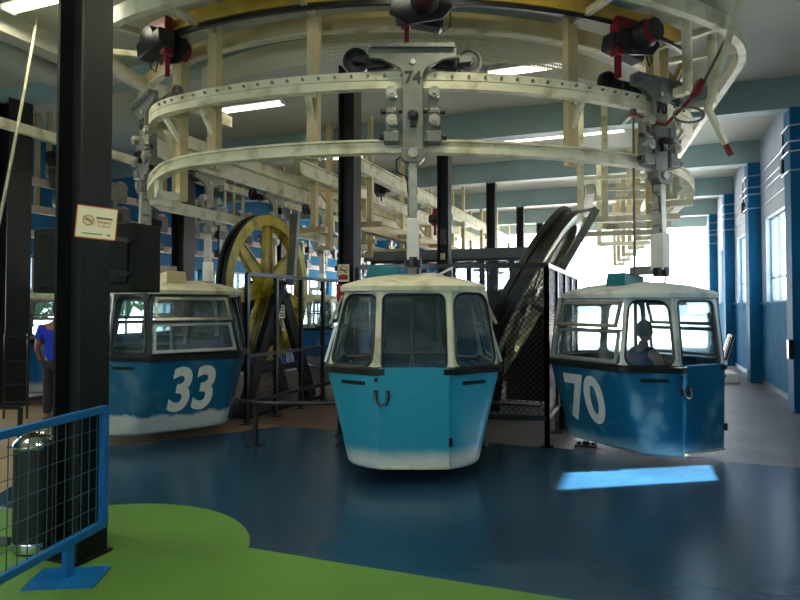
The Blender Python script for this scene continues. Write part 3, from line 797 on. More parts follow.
    MB().tube((0,yv-.045,4.125),(0,yv-.033,4.125),.026,14).build('eye', M['roof_white'], car, local=True)
    for s in (-1, 1):
        rim = [(.03,-.035),(.05,-.04),(.055,-.02),(.10,-.015),(.115,-.035),(.14,-.035),(.145,.02),(.125,.035),(.03,.035)]
        MB().lathe(rim, (s*.59, -.16, 4.215), 'Y', 24).build('wheel', M['steel'] if s > 0 else M['grease'], car, local=True)
        MB().bar((s*.36, -.24, 4.20), (s*.61, -.235, 4.215), .05, .10, (0,0,1), .05, .06).build('wheel_arm', M['grease'] if s < 0 else M['steel'], car, local=True)
        MB().box((s*.33, -.24, 4.17), (.30,.10,.14), ry=s*.15).build('axle_block', M['grease'], car, local=True, bevel=.02)
        g = MB(); g.box((s*.215, yv+.03, 3.56), (.13, .12, .50), taper=.8); g.box((s*.215, yv+.02, 3.36), (.16, .14, .12)); g.box((s*.215, yv, 3.62), (.11,.11,.06))
        g.build('clamp_block', M['steel'], car, local=True, bevel=.015)
        for z in (3.80, 3.52):
            MB().lathe([(.0,-.07),(.022,-.07),(.024,-.055),(.05,-.055),(.062,-.045),(.062,.045),(.0,.045)], (s*.215, yv-.03, z), 'Y', 18).build('roller', M['steel_light'], car, local=True)
        for x0_, x1_, z, q in ((.145,.105,3.63,.03),(.275,.325,3.62,.028),(.26,.34,3.36,.032)): MB().tube((s*x0_, yv-.01, z), (s*x1_, yv-.01, z), q, 10).build('pin', M['grease'], car, local=True)
    g = MB(); g.lathe([(0,-.10),(.03,-.10),(.035,-.06),(.055,-.05),(.055,0),(0,0)], (0, yv-.03, 3.57), 'Y', 14); g.box((0,yv-.05,3.50),(.05,.05,.08)); g.build('grip_bolt', M['grease'], car, local=True)
    g = MB(); g.prism([(-.12,3.24),(.12,3.24),(.12,3.14),(.07,3.09),(-.07,3.09),(-.12,3.14)], (0, yv, 0), (1,0,0), (0,0,1), .14); jb = g.build('joint_block', M['steel'], car, local=True, bevel=.008)
    MB().lathe([(.0,-.02),(.028,-.02),(.05,-.02),(.05,.02),(.0,.02)], (0, yv-.075, 3.185), 'Y', 16).build('joint_pin', M['steel_light'], car, local=True)
    if plate: text_mesh('plate_number', plate, .175, M['stencil'], car, frame_mtx((0, yv-.034, 3.96), (1,0,0), (0,0,1)), .004, 1.0)
    # painted number on one end
    if number:
        s = num_end
        lowc = Vector((s*.7445, 0, ZB+.48)); topc = Vector((s*.85, 0, ZB+.90)); uy = (topc-lowc).normalized(); uxv = Vector((0, s, 0))
        n = uxv.cross(uy); c = lowc + uy*.0 + n*.004
        text_mesh('painted_number', number, .74, M['digit'], r, frame_mtx(c + uxv*NUM_SHIFT.get(number, 0) + uy*.02, uxv, uy), .022, .78, .003, shear)
    return r
NUM_SHIFT = {'33': -.02, '70': -.06}
def place_gondola(o, l, d, a):
    x, y = plan(l, d); o.location = (x, y, 0); o.rotation_euler = (0, 0, PHI+a)
g74 = gondola('turquoise and white cable cabin at the centre hanging from carriage 74, door facing the viewer', 'cable car', M['paint74'], M['roof'], plate='74', boxside=-1)
place_gondola(g74, .13, 6.62, 0)
g70 = gondola('blue cabin numbered 70 at the right with a passenger sitting inside', 'cable car', M['paint70'], M['roof_white'], '70', -1, 0, plate='70', boxside=-1)
place_gondola(g70, 2.80, 7.38, math.radians(28)); g70.location.z = -.055
g33 = gondola('dark blue cabin numbered 33 at the left behind the near black column', 'cable car', M['paint33'], M['roof'], '33', 1, .12, plate='67', boxside=1, boxm='cream_dull', wallm=M['win_dark'])
place_gondola(g33, -2.98, 8.10, math.radians(-51))
gbg = gondola('', 'cable car', M['paint_bg'], M['roof'], full=False, roof_items=False, group='cabins parked at the left')
spots = [(-8.45, 10.2, 'blue and white cabin parked at the left, nearest behind cabin 33'), (-8.45, 12.6, 'parked blue cabin seen through the windows of cabin 33, second in its row'),
         (-8.45, 15.0, 'parked blue cabin behind the yellow wheel, third in its row'), (-8.45, 17.4, 'parked blue cabin seen between the wheel cage and the turquoise cabin'), (-8.45, 20.0, 'farthest parked blue cabin in the left row'),
         (-9.9, 8.35, 'blue cabin parked beyond the man in the blue shirt')]
for i, (x, y, lb) in enumerate(spots):
    o = gbg if i == 0 else copy_tree(gbg)
    o.location = (x, y, 0); o.rotation_euler = (0, 0, PI/2+(.3 if i == 5 else 0)); o['label'] = lb

# ------------------------------------------------------------------ deflection wheels and their cages
def spoke(mb, frame, c, ang, r0, r1, w0, w1, th, h=0.):
    F = frame
    u = F @ Vector((math.cos(ang), math.sin(ang), 0)); v = F @ Vector((-math.sin(ang), math.cos(ang), 0))
    c = Vector(c) + F @ Vector((0,0,h))
    mb.prism([(r0,-w0/2),(r1,-w1/2),(r1,w1/2),(r0,w0/2)], c, u, v, th)
    for s in (-1, 1):
        mb.bar(c+u*r0+v*s*w0/2, c+u*r1+v*s*w1/2, .025, th*2.6, F @ Vector((0,0,1)))
    return mb
def big_wheel(name, c, R_, frame, label, mrim, mtread, n=6, a0=.0, w=.10):
    r = thing(name, c, label, 'cable wheel')
    MB().lathe([(R_-.17,-w),(R_-.15,-w),(R_-.02,-w),(R_,-w*.95),(R_-.005,-w*.55),(R_-.07,-w*.45),(R_-.07,w*.45),(R_-.005,w*.55),(R_,w*.95),(R_-.02,w),(R_-.15,w),(R_-.17,w),(R_-.17,w*.3),(R_-.14,0),(R_-.17,-w*.3),(R_-.17,-w)], c, n=64, frame=frame).build('rim', mrim, r)
    MB().lathe([(R_-.068,-w*.42),(R_+.004,-w*.92),(R_+.008,-w*.92),(R_+.008,-w*.4),(R_-.045,-w*.3),(R_-.045,w*.3),(R_+.008,w*.4),(R_+.008,w*.92),(R_+.004,w*.92),(R_-.068,w*.42),(R_-.068,-w*.42)], c, n=64, frame=frame).build('tread', mtread, r)
    for k in range(n):
        spoke(MB(), frame, c, a0+2*PI*k/n, .16, R_-.16, .26, .15, .03).build('spoke', mrim, r)
    MB().lathe([(.0,-.15),(.09,-.15),(.10,-.12),(.22,-.09),(.22,.09),(.10,.12),(.09,.15),(0,.15)], c, n=28, frame=frame).build('hub', mrim, r)
    MB().lathe([(.0,-.36),(.045,-.36),(.045,.36),(0,.36)], c, n=16, frame=frame).build('axle', M['steel'], r)
    return r
WX, WY, WZ = -5.78, 8.78, 1.95
FX = Matrix(((0,0,1),(1,0,0),(0,1,0)))        # local z -> hall x, local x -> y
big_wheel('deflection_wheel', (WX, WY, WZ), 1.2, FX, 'large yellow spoked cable wheel standing upright behind its black cage', M['yellow'], M['tread'], 7, math.radians(88))
st = thing('wheel_stand', (WX, WY, 0), 'black A-shaped steel stand carrying the yellow wheel', 'machine stand')
for s in (-1, 1):
    x = WX+s*.27
    MB().prism([(-.20,WZ-.22-.0),(.20,WZ-.22),(.14,WZ+.12),(-.14,WZ+.12)], (x, WY, 0), (0,1,0), (0,0,1), .05).build('bearing_plate', M['black'], st)
    for q in (-1, 1): MB().bar((x, WY+q*.10, WZ-.15), (x, WY+q*1.02, .03), .10, .22, (0,0,1)).build('leg', M['black'], st)
    MB().bar((x, WY-.72, .65), (x, WY+.72, .65), .06, .10).build('cross_tie', M['black'], st)
MB().span(WX-.45, WX+.45, WY-1.15, WY+1.15, 0.005, .05).build('foot_plate', M['black'], st)
lb = thing('data_plate', (WX+.31, WY-.02, 1.50), 'small pale data plate on the black wheel stand', 'plate')
MB().box((WX+.305, WY-.02, 1.56), (.012, .19, .22)).build('plate', M['sign_white'], lb)
g = MB()
for z, w in ((1.63,.12),(1.585,.15),(1.53,.13),(1.49,.14)): g.box((WX+.312, WY-.02, z), (.003, w, .018))
g.build('print', M['stencil'], lb)

def wire_mesh(mb, o, ux, L_, z0, z1, step=.07, r=.0035):
    """chain link wires on a rectangle from o along ux, clipped to it"""
    H = z1-z0; o = Vector(o); ux = Vector(ux).normalized(); k = -H
    while k < L_:
        for sgn in (1, -1):
            a0, a1 = max(0, k), min(L_, k+H)
            if a1-a0 > .02:
                if sgn > 0: p, q = (a0, a0-k), (a1, a1-k)
                else: p, q = (a0, H-(a0-k)), (a1, H-(a1-k))
                mb.bar(o+ux*p[0]+Vector((0,0,z0+p[1])), o+ux*q[0]+Vector((0,0,z0+q[1])), r*2, r*2)
        k += step
    return mb
def cage(label, pts, H, zb, posts, mesh_top, ext=None):
    r = thing('guard_cage', (pts[0][0], pts[0][1], 0), label, 'guard fence')
    for (a, b), np_ in zip(zip(pts, pts[1:]), posts):
        A, B = Vector((*a, 0)), Vector((*b, 0)); d = B-A; L_ = d.length
        MB().bar(A+Vector((0,0,H)), B+Vector((0,0,H)), .055, .055).build('top_rail', M['black_gloss'], r)
        MB().bar(A+Vector((0,0,zb)), B+Vector((0,0,zb)), .05, .06).build('bottom_rail', M['black_gloss'], r)
        if mesh_top < H: MB().bar(A+Vector((0,0,mesh_top)), B+Vector((0,0,mesh_top)), .04, .04).build('middle_rail', M['black_gloss'], r)
        for k in range(np_+1):
            p = A + d*k/np_
            g = MB(); g.bar(p, p+Vector((0,0,H)), .055, .055); g.box(p+Vector((0,0,.01)), (.14,.14,.02)); g.build('post', M['black_gloss'], r)
        w = wire_mesh(MB(), A, d, L_, zb, mesh_top).build('wire_mesh', M['black_gloss'], r)
    return r
cage('black guard cage in front of the yellow wheel', [(-5.12, 7.30), (-5.12, 10.25)], 2.10, .30, [4], .95)
cage('tall black mesh cage between the turquoise cabin and cabin 70', [(-3.25, 6.94), (-1.03, 7.42), (-1.03, 11.0)], 2.13, .34, [2, 4], 2.13)
tag(MB().span(-2.2, -1.15, 10.8, 10.84, .02, 1.75).build('backing_panel', M['black']), 'plain black sheet panel at the back of the mesh cage', 'panel')
# inclined wheel in the right cage
nl, nd, nzz = .83, -.30, -.467
nx, ny = plan(nl, nd); nz_ = Vector((nx, ny, nzz)).normalized()
xa = nz_.cross(Vector((0,0,1))).normalized(); ya = nz_.cross(xa)
FT = Matrix((xa, ya, nz_)).transposed()
wx, wy = plan(1.83, 9.0)
big_wheel('deflection_wheel', (wx, wy, 1.72), 1.45, FT, 'large polished steel cable wheel leaning inside the black mesh cage', M['shiny'], M['tread'], 6, .3, .13)
s2 = thing('wheel_stand', (wx, wy, 0), 'dark inclined stand under the leaning polished wheel', 'machine stand')
cc = Vector((wx, wy, 1.72))
for s in (-1, 1):
    e = cc + nz_*s*.34
    MB().bar(e, (e.x+s*nx*.35, e.y-.5, .03), .14, .14).build('leg', M['black'], s2)
    MB().bar(e, (e.x+s*nx*.35, e.y+.6, .03), .14, .14).build('leg', M['black'], s2)
p0, p1 = plan(2.83, 8.9), plan(2.25, 8.9)
g = MB().bar((*p0, 3.05), (*p1, 2.05), .07, .10); g.bar((*p0, 3.05), (*plan(2.5, 9.0), 3.0), .05, .05)
tag(g.build('lever_arm', M['steel']), 'grey lever arm leaning beside the top of the polished wheel', 'lever')
p0, p1 = (-5.42, 9.1, 3.2), (-5.42, 8.95, 2.0)
tag(MB().bar(p0, p1, .10, .14, (1,0,0)).build('lever_arm', M['steel']), 'grey lever arm slanting down across the yellow wheel rim', 'lever')

# low black barriers behind the cabins
def barrier(label, pts, h=.5, postat=(0,)):
    r = thing('low_barrier', (pts[0][0], pts[0][1], 0), label, 'barrier')
    MB().pipe([(x, y, h) for x, y in pts], .026, 10).build('rail', M['black_gloss'], r)
    for k in postat:
        x, y = pts[k]; g = MB(); g.tube((x, y, .01), (x, y, h), .03, 12); g.box((x, y, .012), (.18,.18,.018)); g.build('post', M['black_gloss'], r)
    return r
barrier('low black barrier rail running from cabin 33 to behind the turquoise cabin', [plan(-2.0, 7.62), plan(-1.71, 7.38), plan(-1.2, 7.36), plan(-.65, 7.40)], .5, (1,3))
barrier('low black barrier rail from the turquoise cabin to the mesh cage', [plan(.95, 7.44), plan(1.30, 7.36), plan(1.64, 7.22)], .5, (0,))
barrier('low black barrier at the left edge behind the bin', [plan(-6.0, 7.3), plan(-5.2, 7.3), plan(-4.45, 7.3)], .46, (0,2))

# control booth
bo = thing('control_booth', (-4.0, 14.3, 0), 'dark glazed control booth at the back between the columns', 'booth')
X0, X1, Y0, Y1 = -6.0, -1.95, 13.6, 15.0
for y in (Y0, Y1):
    g = MB(); g.span(X0, X1, y-.04, y+.04, .005, 1.9); g.build('lower_wall', M['booth'], bo)
    fr = MB()
    A_ = Face((X0, y-.04, 1.9), (X1, y-.04, 1.9), (X1, y-.04, 2.72), (X0, y-.04, 2.72))
    nwn = 6; W = (X1-X0)/nwn
    for k in range(nwn):
        q = [(k*W,0),((k+1)*W,0),((k+1)*W,.82),(k*W,.82)]
        fl = frame_panel(fr, A_, q, inset_poly(q, (.05,.06,.06,.06)), .07, .07)
        pm = MB(); pm.prism(fl, A_.P((0,0), -.035), A_.ux, A_.uy, .006); pm.build('window_pane', M['glass_w'], bo)
    fr.build('window_wall', M['booth'], bo)
for x in (X0, X1):
    g = MB(); g.span(x-.04, x+.04, Y0, Y1, .005, 1.9); g.span(x-.04, x+.04, Y0, Y0+.15, 1.89, 2.72); g.span(x-.04, x+.04, Y1-.15, Y1, 1.89, 2.72); g.build('side_wall', M['booth'], bo)
MB().span(X0-.12, X1+.12, Y0-.15, Y1+.12, 2.72, 2.93).build('roof', M['booth_roof'], bo)
MB().span(-4.4, -3.4, 13.9, 14.5, .01, 1.0).build('console', M['cabinet'], bo)

# control cabinet fixed behind the near column
cb = thing('control_cabinet', (-4.1, 3.9, 1.76), 'dark control cabinet fixed behind the near column, in front of cabin 33', 'cabinet')
MB().span(-4.74, -3.66, 3.72, 4.02, 1.76, 2.30).build('case', M['cabinet'], cb, bevel=.012)
MB().span(-3.88, -3.70, 3.70, 3.722, 1.83, 2.17).build('door', M['cabinet'], cb, bevel=.006)
MB().span(-4.66, -4.10, 3.70, 3.722, 1.80, 2.26).build('door', M['cabinet'], cb, bevel=.006)
g = MB(); g.span(-4.07, -3.92, 3.705, 3.722, 1.86, 1.99); g.build('socket_panel', M['black_gloss'], cb)
MB().pipe([(-3.95,3.70,1.93),(-3.93,3.67,1.85),(-3.90,3.68,1.70),(-3.88,3.70,1.60)], .006, 6).build('cable', M['rope'], cb)
for z in (2.15, 1.90): MB().bar((-3.53,3.21,z),(-3.70,3.73,z),.025,.03).build('bracket', M['black'], cb)
g = MB(); g.tube((-4.55,3.9,2.30),(-4.55,3.9,ZC),.022,8); g.build('hanger_rod', M['black'], cb)

# ------------------------------------------------------------------ signs
def ring_sign(parent, F, c, r, m, w):
    n = 32; g = MB()
    o = [F.P((c[0]+r*math.cos(2*PI*i/n), c[1]+r*math.sin(2*PI*i/n)), .006) for i in range(n)]
    g.pipe(o, w, 6, True)
    k = r*.72; g.bar(F.P((c[0]-k, c[1]+k), .006), F.P((c[0]+k, c[1]-k), .006), w*2, w*1.6, F.n)
    g.build('ban_ring', m, parent)
l0, d0_ = -1.915, 3.90; b = PHI+math.radians(25)
c0 = Vector((*plan(l0, d0_), 2.175)); uxs = Vector((math.cos(b)*.995, math.sin(b)*.995, -.075)).normalized(); nrm = Vector((math.sin(b), -math.cos(b), 0)); uys = nrm.cross(uxs)
A_ = c0 - uxs*.115 - uys*.10
F = Face(A_, A_+uxs*.23, A_+uxs*.23+uys*.20, A_+uys*.20)
sg = thing('no_smoking_sign', c0 - uys*.1, 'framed cream no smoking board on the near black column', 'sign')
g = MB(); g.prism([(0,0),(.23,0),(.23,.20),(0,.20)], F.P((0,0), -.014), F.ux, F.uy, .026); g.build('board', M['sign_white'], sg)
g = MB()
for p, q in (((0,0),(.23,0)),((.23,0),(.23,.2)),((.23,.2),(0,.2)),((0,.2),(0,0))): g.bar(F.P(p, -.008), F.P(q, -.008), .006, .02, F.n)
g.build('orange_frame', M['orange'], sg)
ring_sign(sg, F, (.068,.112), .030, M['orange'], .0022)
g = MB(); g.bar(F.P((.048,.116), .003), F.P((.088,.108), .003), .008, .004, F.n); g.build('cigarette', M['grey_print'], sg)
def to_parent(m, parent): return Matrix.Translation(-Vector(parent.location)) @ m
text_mesh('lettering', 'PROHIBIDO', .019, M['orange'], sg, to_parent(frame_mtx(F.P((.160,.105), .001), F.ux, F.uy), sg), .0004, .8, .001)
text_mesh('lettering', 'F U M A R', .019, M['orange'], sg, to_parent(frame_mtx(F.P((.160,.080), .001), F.ux, F.uy), sg), .0003, .85, .001)
for p, q, w_ in (((.112,.131),(.205,.131),.013), ((.04,.028),(.155,.028),.006), ((.18,.028),(.20,.028),.010)): MB().bar(F.P(p, .001), F.P(q, .001), w_, .002, F.n).build('small_print', M['grey_print'], sg)
# notice on the second column
F = Face((-3.60,7.088,1.96),(-3.44,7.088,1.96),(-3.44,7.088,2.18),(-3.60,7.088,2.18))
s3 = thing('no_smoking_notice', (-3.52,7.09,1.96), 'small white and red no smoking notice on the second column', 'sign')
MB().span(-3.60,-3.44,7.080,7.094,1.96,2.18).build('board', M['sign_white'], s3)
ring_sign(s3, F, (.08,.145), .052, M['red_print'], .006)
g = MB(); g.bar(F.P((.04,.15), .010), F.P((.12,.14), .010), .014, .004, F.n); g.build('cigarette', M['stencil'], s3)
g = MB(); g.span(-3.585,-3.455,7.074,7.081,1.985,2.045); g.build('red_band', M['red_print'], s3)
s4 = MB().span(-3.605,-3.46,7.070,7.094,1.70,1.93).build('fire_notice', M['red_print'], bevel=.004); tag(s4, 'plain red board right under the no smoking notice on the second column', 'sign')
tag(MB().span(-3.53,-3.44,11.21,11.235,2.53,2.65).build('paper_label', M['cream_dull']), 'small tan label on the column right of the cabin hanger', 'label')
tag(MB().box((-3.47,11.2,2.95), (.12,.06,.30)).build('call_box', M['black_gloss'], bevel=.01), 'black call box on the column right of the cabin hanger', 'electrical box')

# ------------------------------------------------------------------ blue fence panel, bin
def fp(l, d, z): x, y = plan(l, d); return Vector((x, y, z))
fe = thing('fence_panel', (*plan(-2.08, 3.4), 0), 'bright blue framed wire fence panel in the lower left foreground', 'fence')
zA, zB = .225, .975
d_a, d_b = 4.10, 2.25
def fl_(d): return -1.945 - (4.10-d)*.176
for a, bb, nm in (((d_a,zB),(d_b,zB),'top_rail'), ((d_a,zA),(d_b,zA),'bottom_rail'), ((d_a,zA-.02),(d_a,zB+.02),'end_post'), ((d_b,zA-.02),(d_b,zB+.02),'end_post')):
    MB().bar(fp(fl_(a[0]), a[0], a[1]), fp(fl_(bb[0]), bb[0], bb[1]), .045, .045).build(nm, M['blue_fence'], fe, bevel=.004)
g = MB(); n = 26
for k in range(1, n):
    d = d_a+(d_b-d_a)*k/n; g.bar(fp(fl_(d), d, zA), fp(fl_(d), d, zB), .0042, .0042)
for k in range(1, 6):
    z = zA+(zB-zA)*k/6; g.bar(fp(fl_(d_a)-.006, d_a, z), fp(fl_(d_b)-.006, d_b, z), .0042, .0042)
g.build('wire_grid', M['wire'], fe)
for d in (3.78, 2.5):
    ft = MB(); ft.bar(fp(fl_(d), d, .012), fp(fl_(d), d, zA), .06, .035); f_ = ft.build('foot_post', M['blue_fence'], fe)
    x, y = plan(fl_(d), d); MB().box((x, y, .013), (.40, .28, .018), PHI+.10).build('base_plate', M['blue_fence'], f_)
bx, by = plan(-2.46, 4.25)
bn = thing('litter_bin', (bx, by, 0), 'round black litter bin with silver rim behind the blue fence', 'bin')
MB().lathe([(.0,.02),(.15,.02),(.15,.70),(.0,.70)], (bx,by,0), n=32).build('body', M['bin'], bn)
MB().lathe([(.152,.02),(.156,.03),(.156,.075),(.152,.085),(.149,.05),(.152,.02)], (bx,by,0), n=32).build('base_band', M['chrome'], bn)
MB().lathe([(.155,.70),(.16,.715),(.15,.74),(.105,.775),(.07,.76),(.07,.70),(.155,.70)], (bx,by,0), n=32).build('silver_rim', M['chrome'], bn)
MB().lathe([(.0,.006),(.14,.006),(.15,.02),(0,.02)], (bx,by,0), n=32).build('foot', M['rubber'], bn)
px_, py_ = plan(-2.72, 4.30); MB().box((px_, py_, .04), (.12,.07,.05), PHI, taper=.6).build('pedal', M['rubber'], bn, bevel=.01)

# ------------------------------------------------------------------ odds and ends
x, y = 2.02, 16.6
lp = thing('leaning_panel', (x, y, 0), 'white barred panel leaning at the foot of the right wall', 'panel')
g = MB(); A0, A1 = Vector((1.70, 16.1, .02)), Vector((1.98, 16.1, .95)); up_ = (A1-A0)
for t in (0, .5, 1): g.bar(A0+up_*t, A0+up_*t+Vector((.05,1.1,0)), .05, .05)
for s in (0, .33, .66, 1): g.bar(A0+Vector((.05*s,1.1*s,0)), A1+Vector((.05*s,1.1*s,0)), .05, .05)
g.build('frame', M['stencil'], lp); A = A0+Vector((.03,0,0))
g = MB(); F = Face(A+Vector((0,1.1,0)), A, A1+Vector((.03,0,0)), A1+Vector((.03,1.1,0))); g.prism(F.q, F.A, F.ux, F.uy, .02); g.build('sheet', M['white_metal'], lp)
g = MB(); g.loft([[(1.05,14.9,.005),(1.95,14.9,.005),(1.95,16.0,.005),(1.05,16.0,.005)],[(1.65,14.95,.20),(1.93,14.95,.20),(1.93,15.95,.20),(1.65,15.95,.20)]]); tag(g.build('ramp', M['white_metal'], bevel=.01), 'low pale ramp on the plate floor beside the right wall', 'ramp')
ax, ay = plan(2.2, 7.38); g = MB(); g.box((ax, ay, .010), (.24,.24,.018)); g.tube((ax,ay,.018),(ax,ay,.05),.04,12)
for s in (-.08,.08): g.tube((ax+s,ay,.018),(ax+s,ay,.04),.018,8)
tag(g.build('floor_anchor', M['black']), 'small black anchor plate on the floor under cabin 70', 'anchor')
# ropes
p0, p1 = Vector((*plan(-4.50, 7.60), ZC-.03)), Vector((*plan(-4.2, 6.5), 2.87)); p2 = p0+(p1-p0)*2.2
g = MB(); n = 40
g.pipe([p0+(p2-p0)*i/n + Vector((0,0,-.25*math.sin(PI*i/n))) for i in range(n+1)], .017, 6); tag(g.build('rope', M['rope']), 'pale rope hanging from the ceiling at the far left', 'rope')
x, y = plan(2.66, 7.02); g = MB(); g.tube((x, y, 1.99), (x, y, 3.88), .014, 8); g.bar((x, y, 3.86), (*plan(2.72, 7.5), 3.88), .04, .04); g.tube((x,y,3.80),(x,y,3.92),.04,10)
tag(g.build('pull_rod', M['steel']), 'thin vertical pull rod in front of the cabin 70 carriage', 'rod')
# switch linkage at the right bend
lk = thing('switch_linkage', (*plan(3.42, 6.8), 3.8), 'cream pole with red link bars beside the right bend of the rails', 'linkage')
MB().bar((*plan(3.84,6.8), ZC), (*plan(3.40,6.8), 3.82), .075, .055).build('pole', M['cream'], lk)
MB().bar((*plan(3.40,6.8), 3.84), (*plan(3.62,6.85), 3.45), .06, .05).build('arm', M['cream'], lk)
MB().bar((*plan(3.61,6.85), 3.47), (*plan(3.68,6.85), 3.32), .05, .04).build('tip', M['red'], lk)
g = MB(); g.bar((*plan(2.60,6.95), 3.82), (*plan(2.98,6.9), 3.68), .03, .02); g.bar((*plan(2.98,6.9), 3.68), (*plan(3.28,6.85), 4.0), .045, .035); g.bar((*plan(3.28,6.85), 4.0), (*plan(3.36,6.85), 4.16), .09, .07); g.build('link_bar', M['red'], lk)
g = MB(); c = Vector((*plan(3.22,6.86), 3.78)); u = Vector((*plan(1,0), 0)); g.pipe([c+u*.17*math.cos(t*PI/10)+Vector((0,0,.085*math.sin(t*PI/10))) for t in range(20)], .014, 6, True); g.build('ring', M['steel'], lk)
MB().bar((*plan(3.36,6.85), 4.1), (*plan(3.62,6.84), 4.6), .03, .03).build('strut', M['steel'], lk)
# small frame ladder by the man
lx, ly = plan(-5.62, 9.1); ld_ = thing('step_ladder', (lx, ly, 0), 'thin dark step frame standing left of the man in blue', 'ladder')
for s in (-.17, .17): MB().tube((lx+s*CP, ly+s*SP, .005), (lx+s*CP, ly+s*SP, 1.25), .014, 8).build('upright', M['black_gloss'], ld_)
for z in (.25, .5, .85, 1.2): MB().tube((lx-.17*CP, ly-.17*SP, z), (lx+.17*CP, ly+.17*SP, z), .012, 8).build('rung', M['black_gloss'], ld_)
# trees outside the left windows
def tree(x, y, h, label, seed):
    rr = random.Random(seed); r = thing('leafy_tree', (x, y, 0), label, 'tree', 0, 'trees outside the left wall')
    MB().tube((x,y,-.05),(x,y,h*.6),.16,10,.07).build('trunk', M['bark'], r)
    g = MB()
    for k in range(1500):
        a, b_, q = rr.uniform(0,2*PI), rr.uniform(-1,1), rr.uniform(.45,1)**.5
        c = Vector((x+math.cos(a)*math.sqrt(1-b_*b_)*q*h*.36, y+math.sin(a)*math.sqrt(1-b_*b_)*q*h*.36, h*.62+b_*q*h*.4))
        u = Vector((rr.uniform(-1,1),rr.uniform(-1,1),rr.uniform(-1,1))).normalized(); v = u.orthogonal().normalized(); s = rr.uniform(.10,.2)
        g.add([c+u*s, c+v*s*.5+u*.02, c-u*s, c-v*s*.5], [(0,1,2,3)])
    g.build('crown', M['leaf'], r, fix=False)
tree(-15.5, 11.5, 4.6, 'leafy tree outside the left windows, nearest the viewer', 1)
tree(-16.2, 15.5, 5.2, 'leafy tree outside the left windows behind the yellow wheel', 2)
tree(-15.2, 21.0, 4.4, 'leafy tree outside the left windows, farthest along', 3)

# ------------------------------------------------------------------ people
def skin(name, V, E, Rd, m, parent, subs=2):
    me = bpy.data.meshes.new(name); me.from_pydata([tuple(v) for v in V], E, [])
    o = bpy.data.objects.new(name, me); COL.objects.link(o)
    o.modifiers.new('skin', 'SKIN').use_smooth_shade = True
    if not me.skin_vertices: me.skin_vertices.new()
    for i, r in enumerate(Rd):
        a = r if isinstance(r, tuple) else (r, r)
        me.skin_vertices[0].data[i].radius = a; me.skin_vertices[0].data[i].use_root = (i == 0)
    s = o.modifiers.new('sub', 'SUBSURF'); s.levels = s.render_levels = subs
    dg = bpy.context.evaluated_depsgraph_get(); nm = bpy.data.meshes.new_from_object(o.evaluated_get(dg), depsgraph=dg)
    nm.name = name; o.modifiers.clear(); o.data = nm; nm.materials.clear(); nm.materials.append(m)
    for p in nm.polygons: p.use_smooth = True
    o.parent = parent
    return o
def hand_chain(V, E, Rd, wrist, dirv, side, palm=.085):
    """palm and five bent fingers hanging from vertex index wrist"""
    w = Vector(V[wrist]); d = Vector(dirv).normalized(); sd = Vector(side).normalized(); pn = d.cross(sd)
    V.append(w+d*palm*.55); Rd.append((.032,.016)); pi_ = len(V)-1; E.append((wrist, pi_))
    for k, (o, L_) in enumerate(((-.027,.062),(-.009,.072),(.009,.067),(.026,.054))):
        b = w+d*palm+sd*o; V += [b, b+d*L_*.5+pn*.008, b+d*L_*.85+pn*.028]; Rd += [.010,.009,.008]; j = len(V)-3; E += [(pi_, j),(j,j+1),(j+1,j+2)]
    b = w+d*palm*.45-sd*.035; V += [b, b+d*.04-sd*.02+pn*.012]; Rd += [.011,.009]; j = len(V)-2; E += [(pi_, j),(j,j+1)]
def head(mb, c, fwd, s=1.):
    """skull with nose, ears, brow and chin joined as one mesh"""
    c = Vector(c); f = Vector(fwd).normalized(); r_ = f.cross(Vector((0,0,1))).normalized(); vs = []; fs = []; n, m = 16, 12
    for j in range(m+1):
        th = PI*j/m
        for i in range(n):
            ph = 2*PI*i/n; cx, cz = math.sin(th), math.cos(th)
            fr, sd = math.cos(ph), math.sin(ph)
            wd = .074 if cz > -.2 else .074*(1-.35*(-cz-.2)/.8)
            dp = .092
            p = r_*sd*cx*wd + f*fr*cx*dp + Vector((0,0,cz*.115))
            if fr > .92 and -.35 < cz < .12: p += f*.022*(1-abs(cz+.12)*2)
            if abs(sd) > .92 and -.25 < cz < .25: p += r_*(.012 if sd > 0 else -.012)
            if fr > .6 and cz < -.5: p += f*.012
            vs.append(c+p*s)
    for j in range(m):
        for i in range(n): fs.append((j*n+i, j*n+(i+1) % n, (j+1)*n+(i+1) % n, (j+1)*n+i))
    mb.add(vs, fs, True)
def join_mesh(o, mb):
    bm = bmesh.new(); bm.from_mesh(o.data); me = bpy.data.meshes.new('t'); me.from_pydata([tuple(v) for v in mb.v], [], mb.f)
    bm.from_mesh(me); bmesh.ops.remove_doubles(bm, verts=bm.verts, dist=1e-5); bm.to_mesh(o.data); bm.free(); bpy.data.meshes.remove(me)
    for p in o.data.polygons: p.use_smooth = True
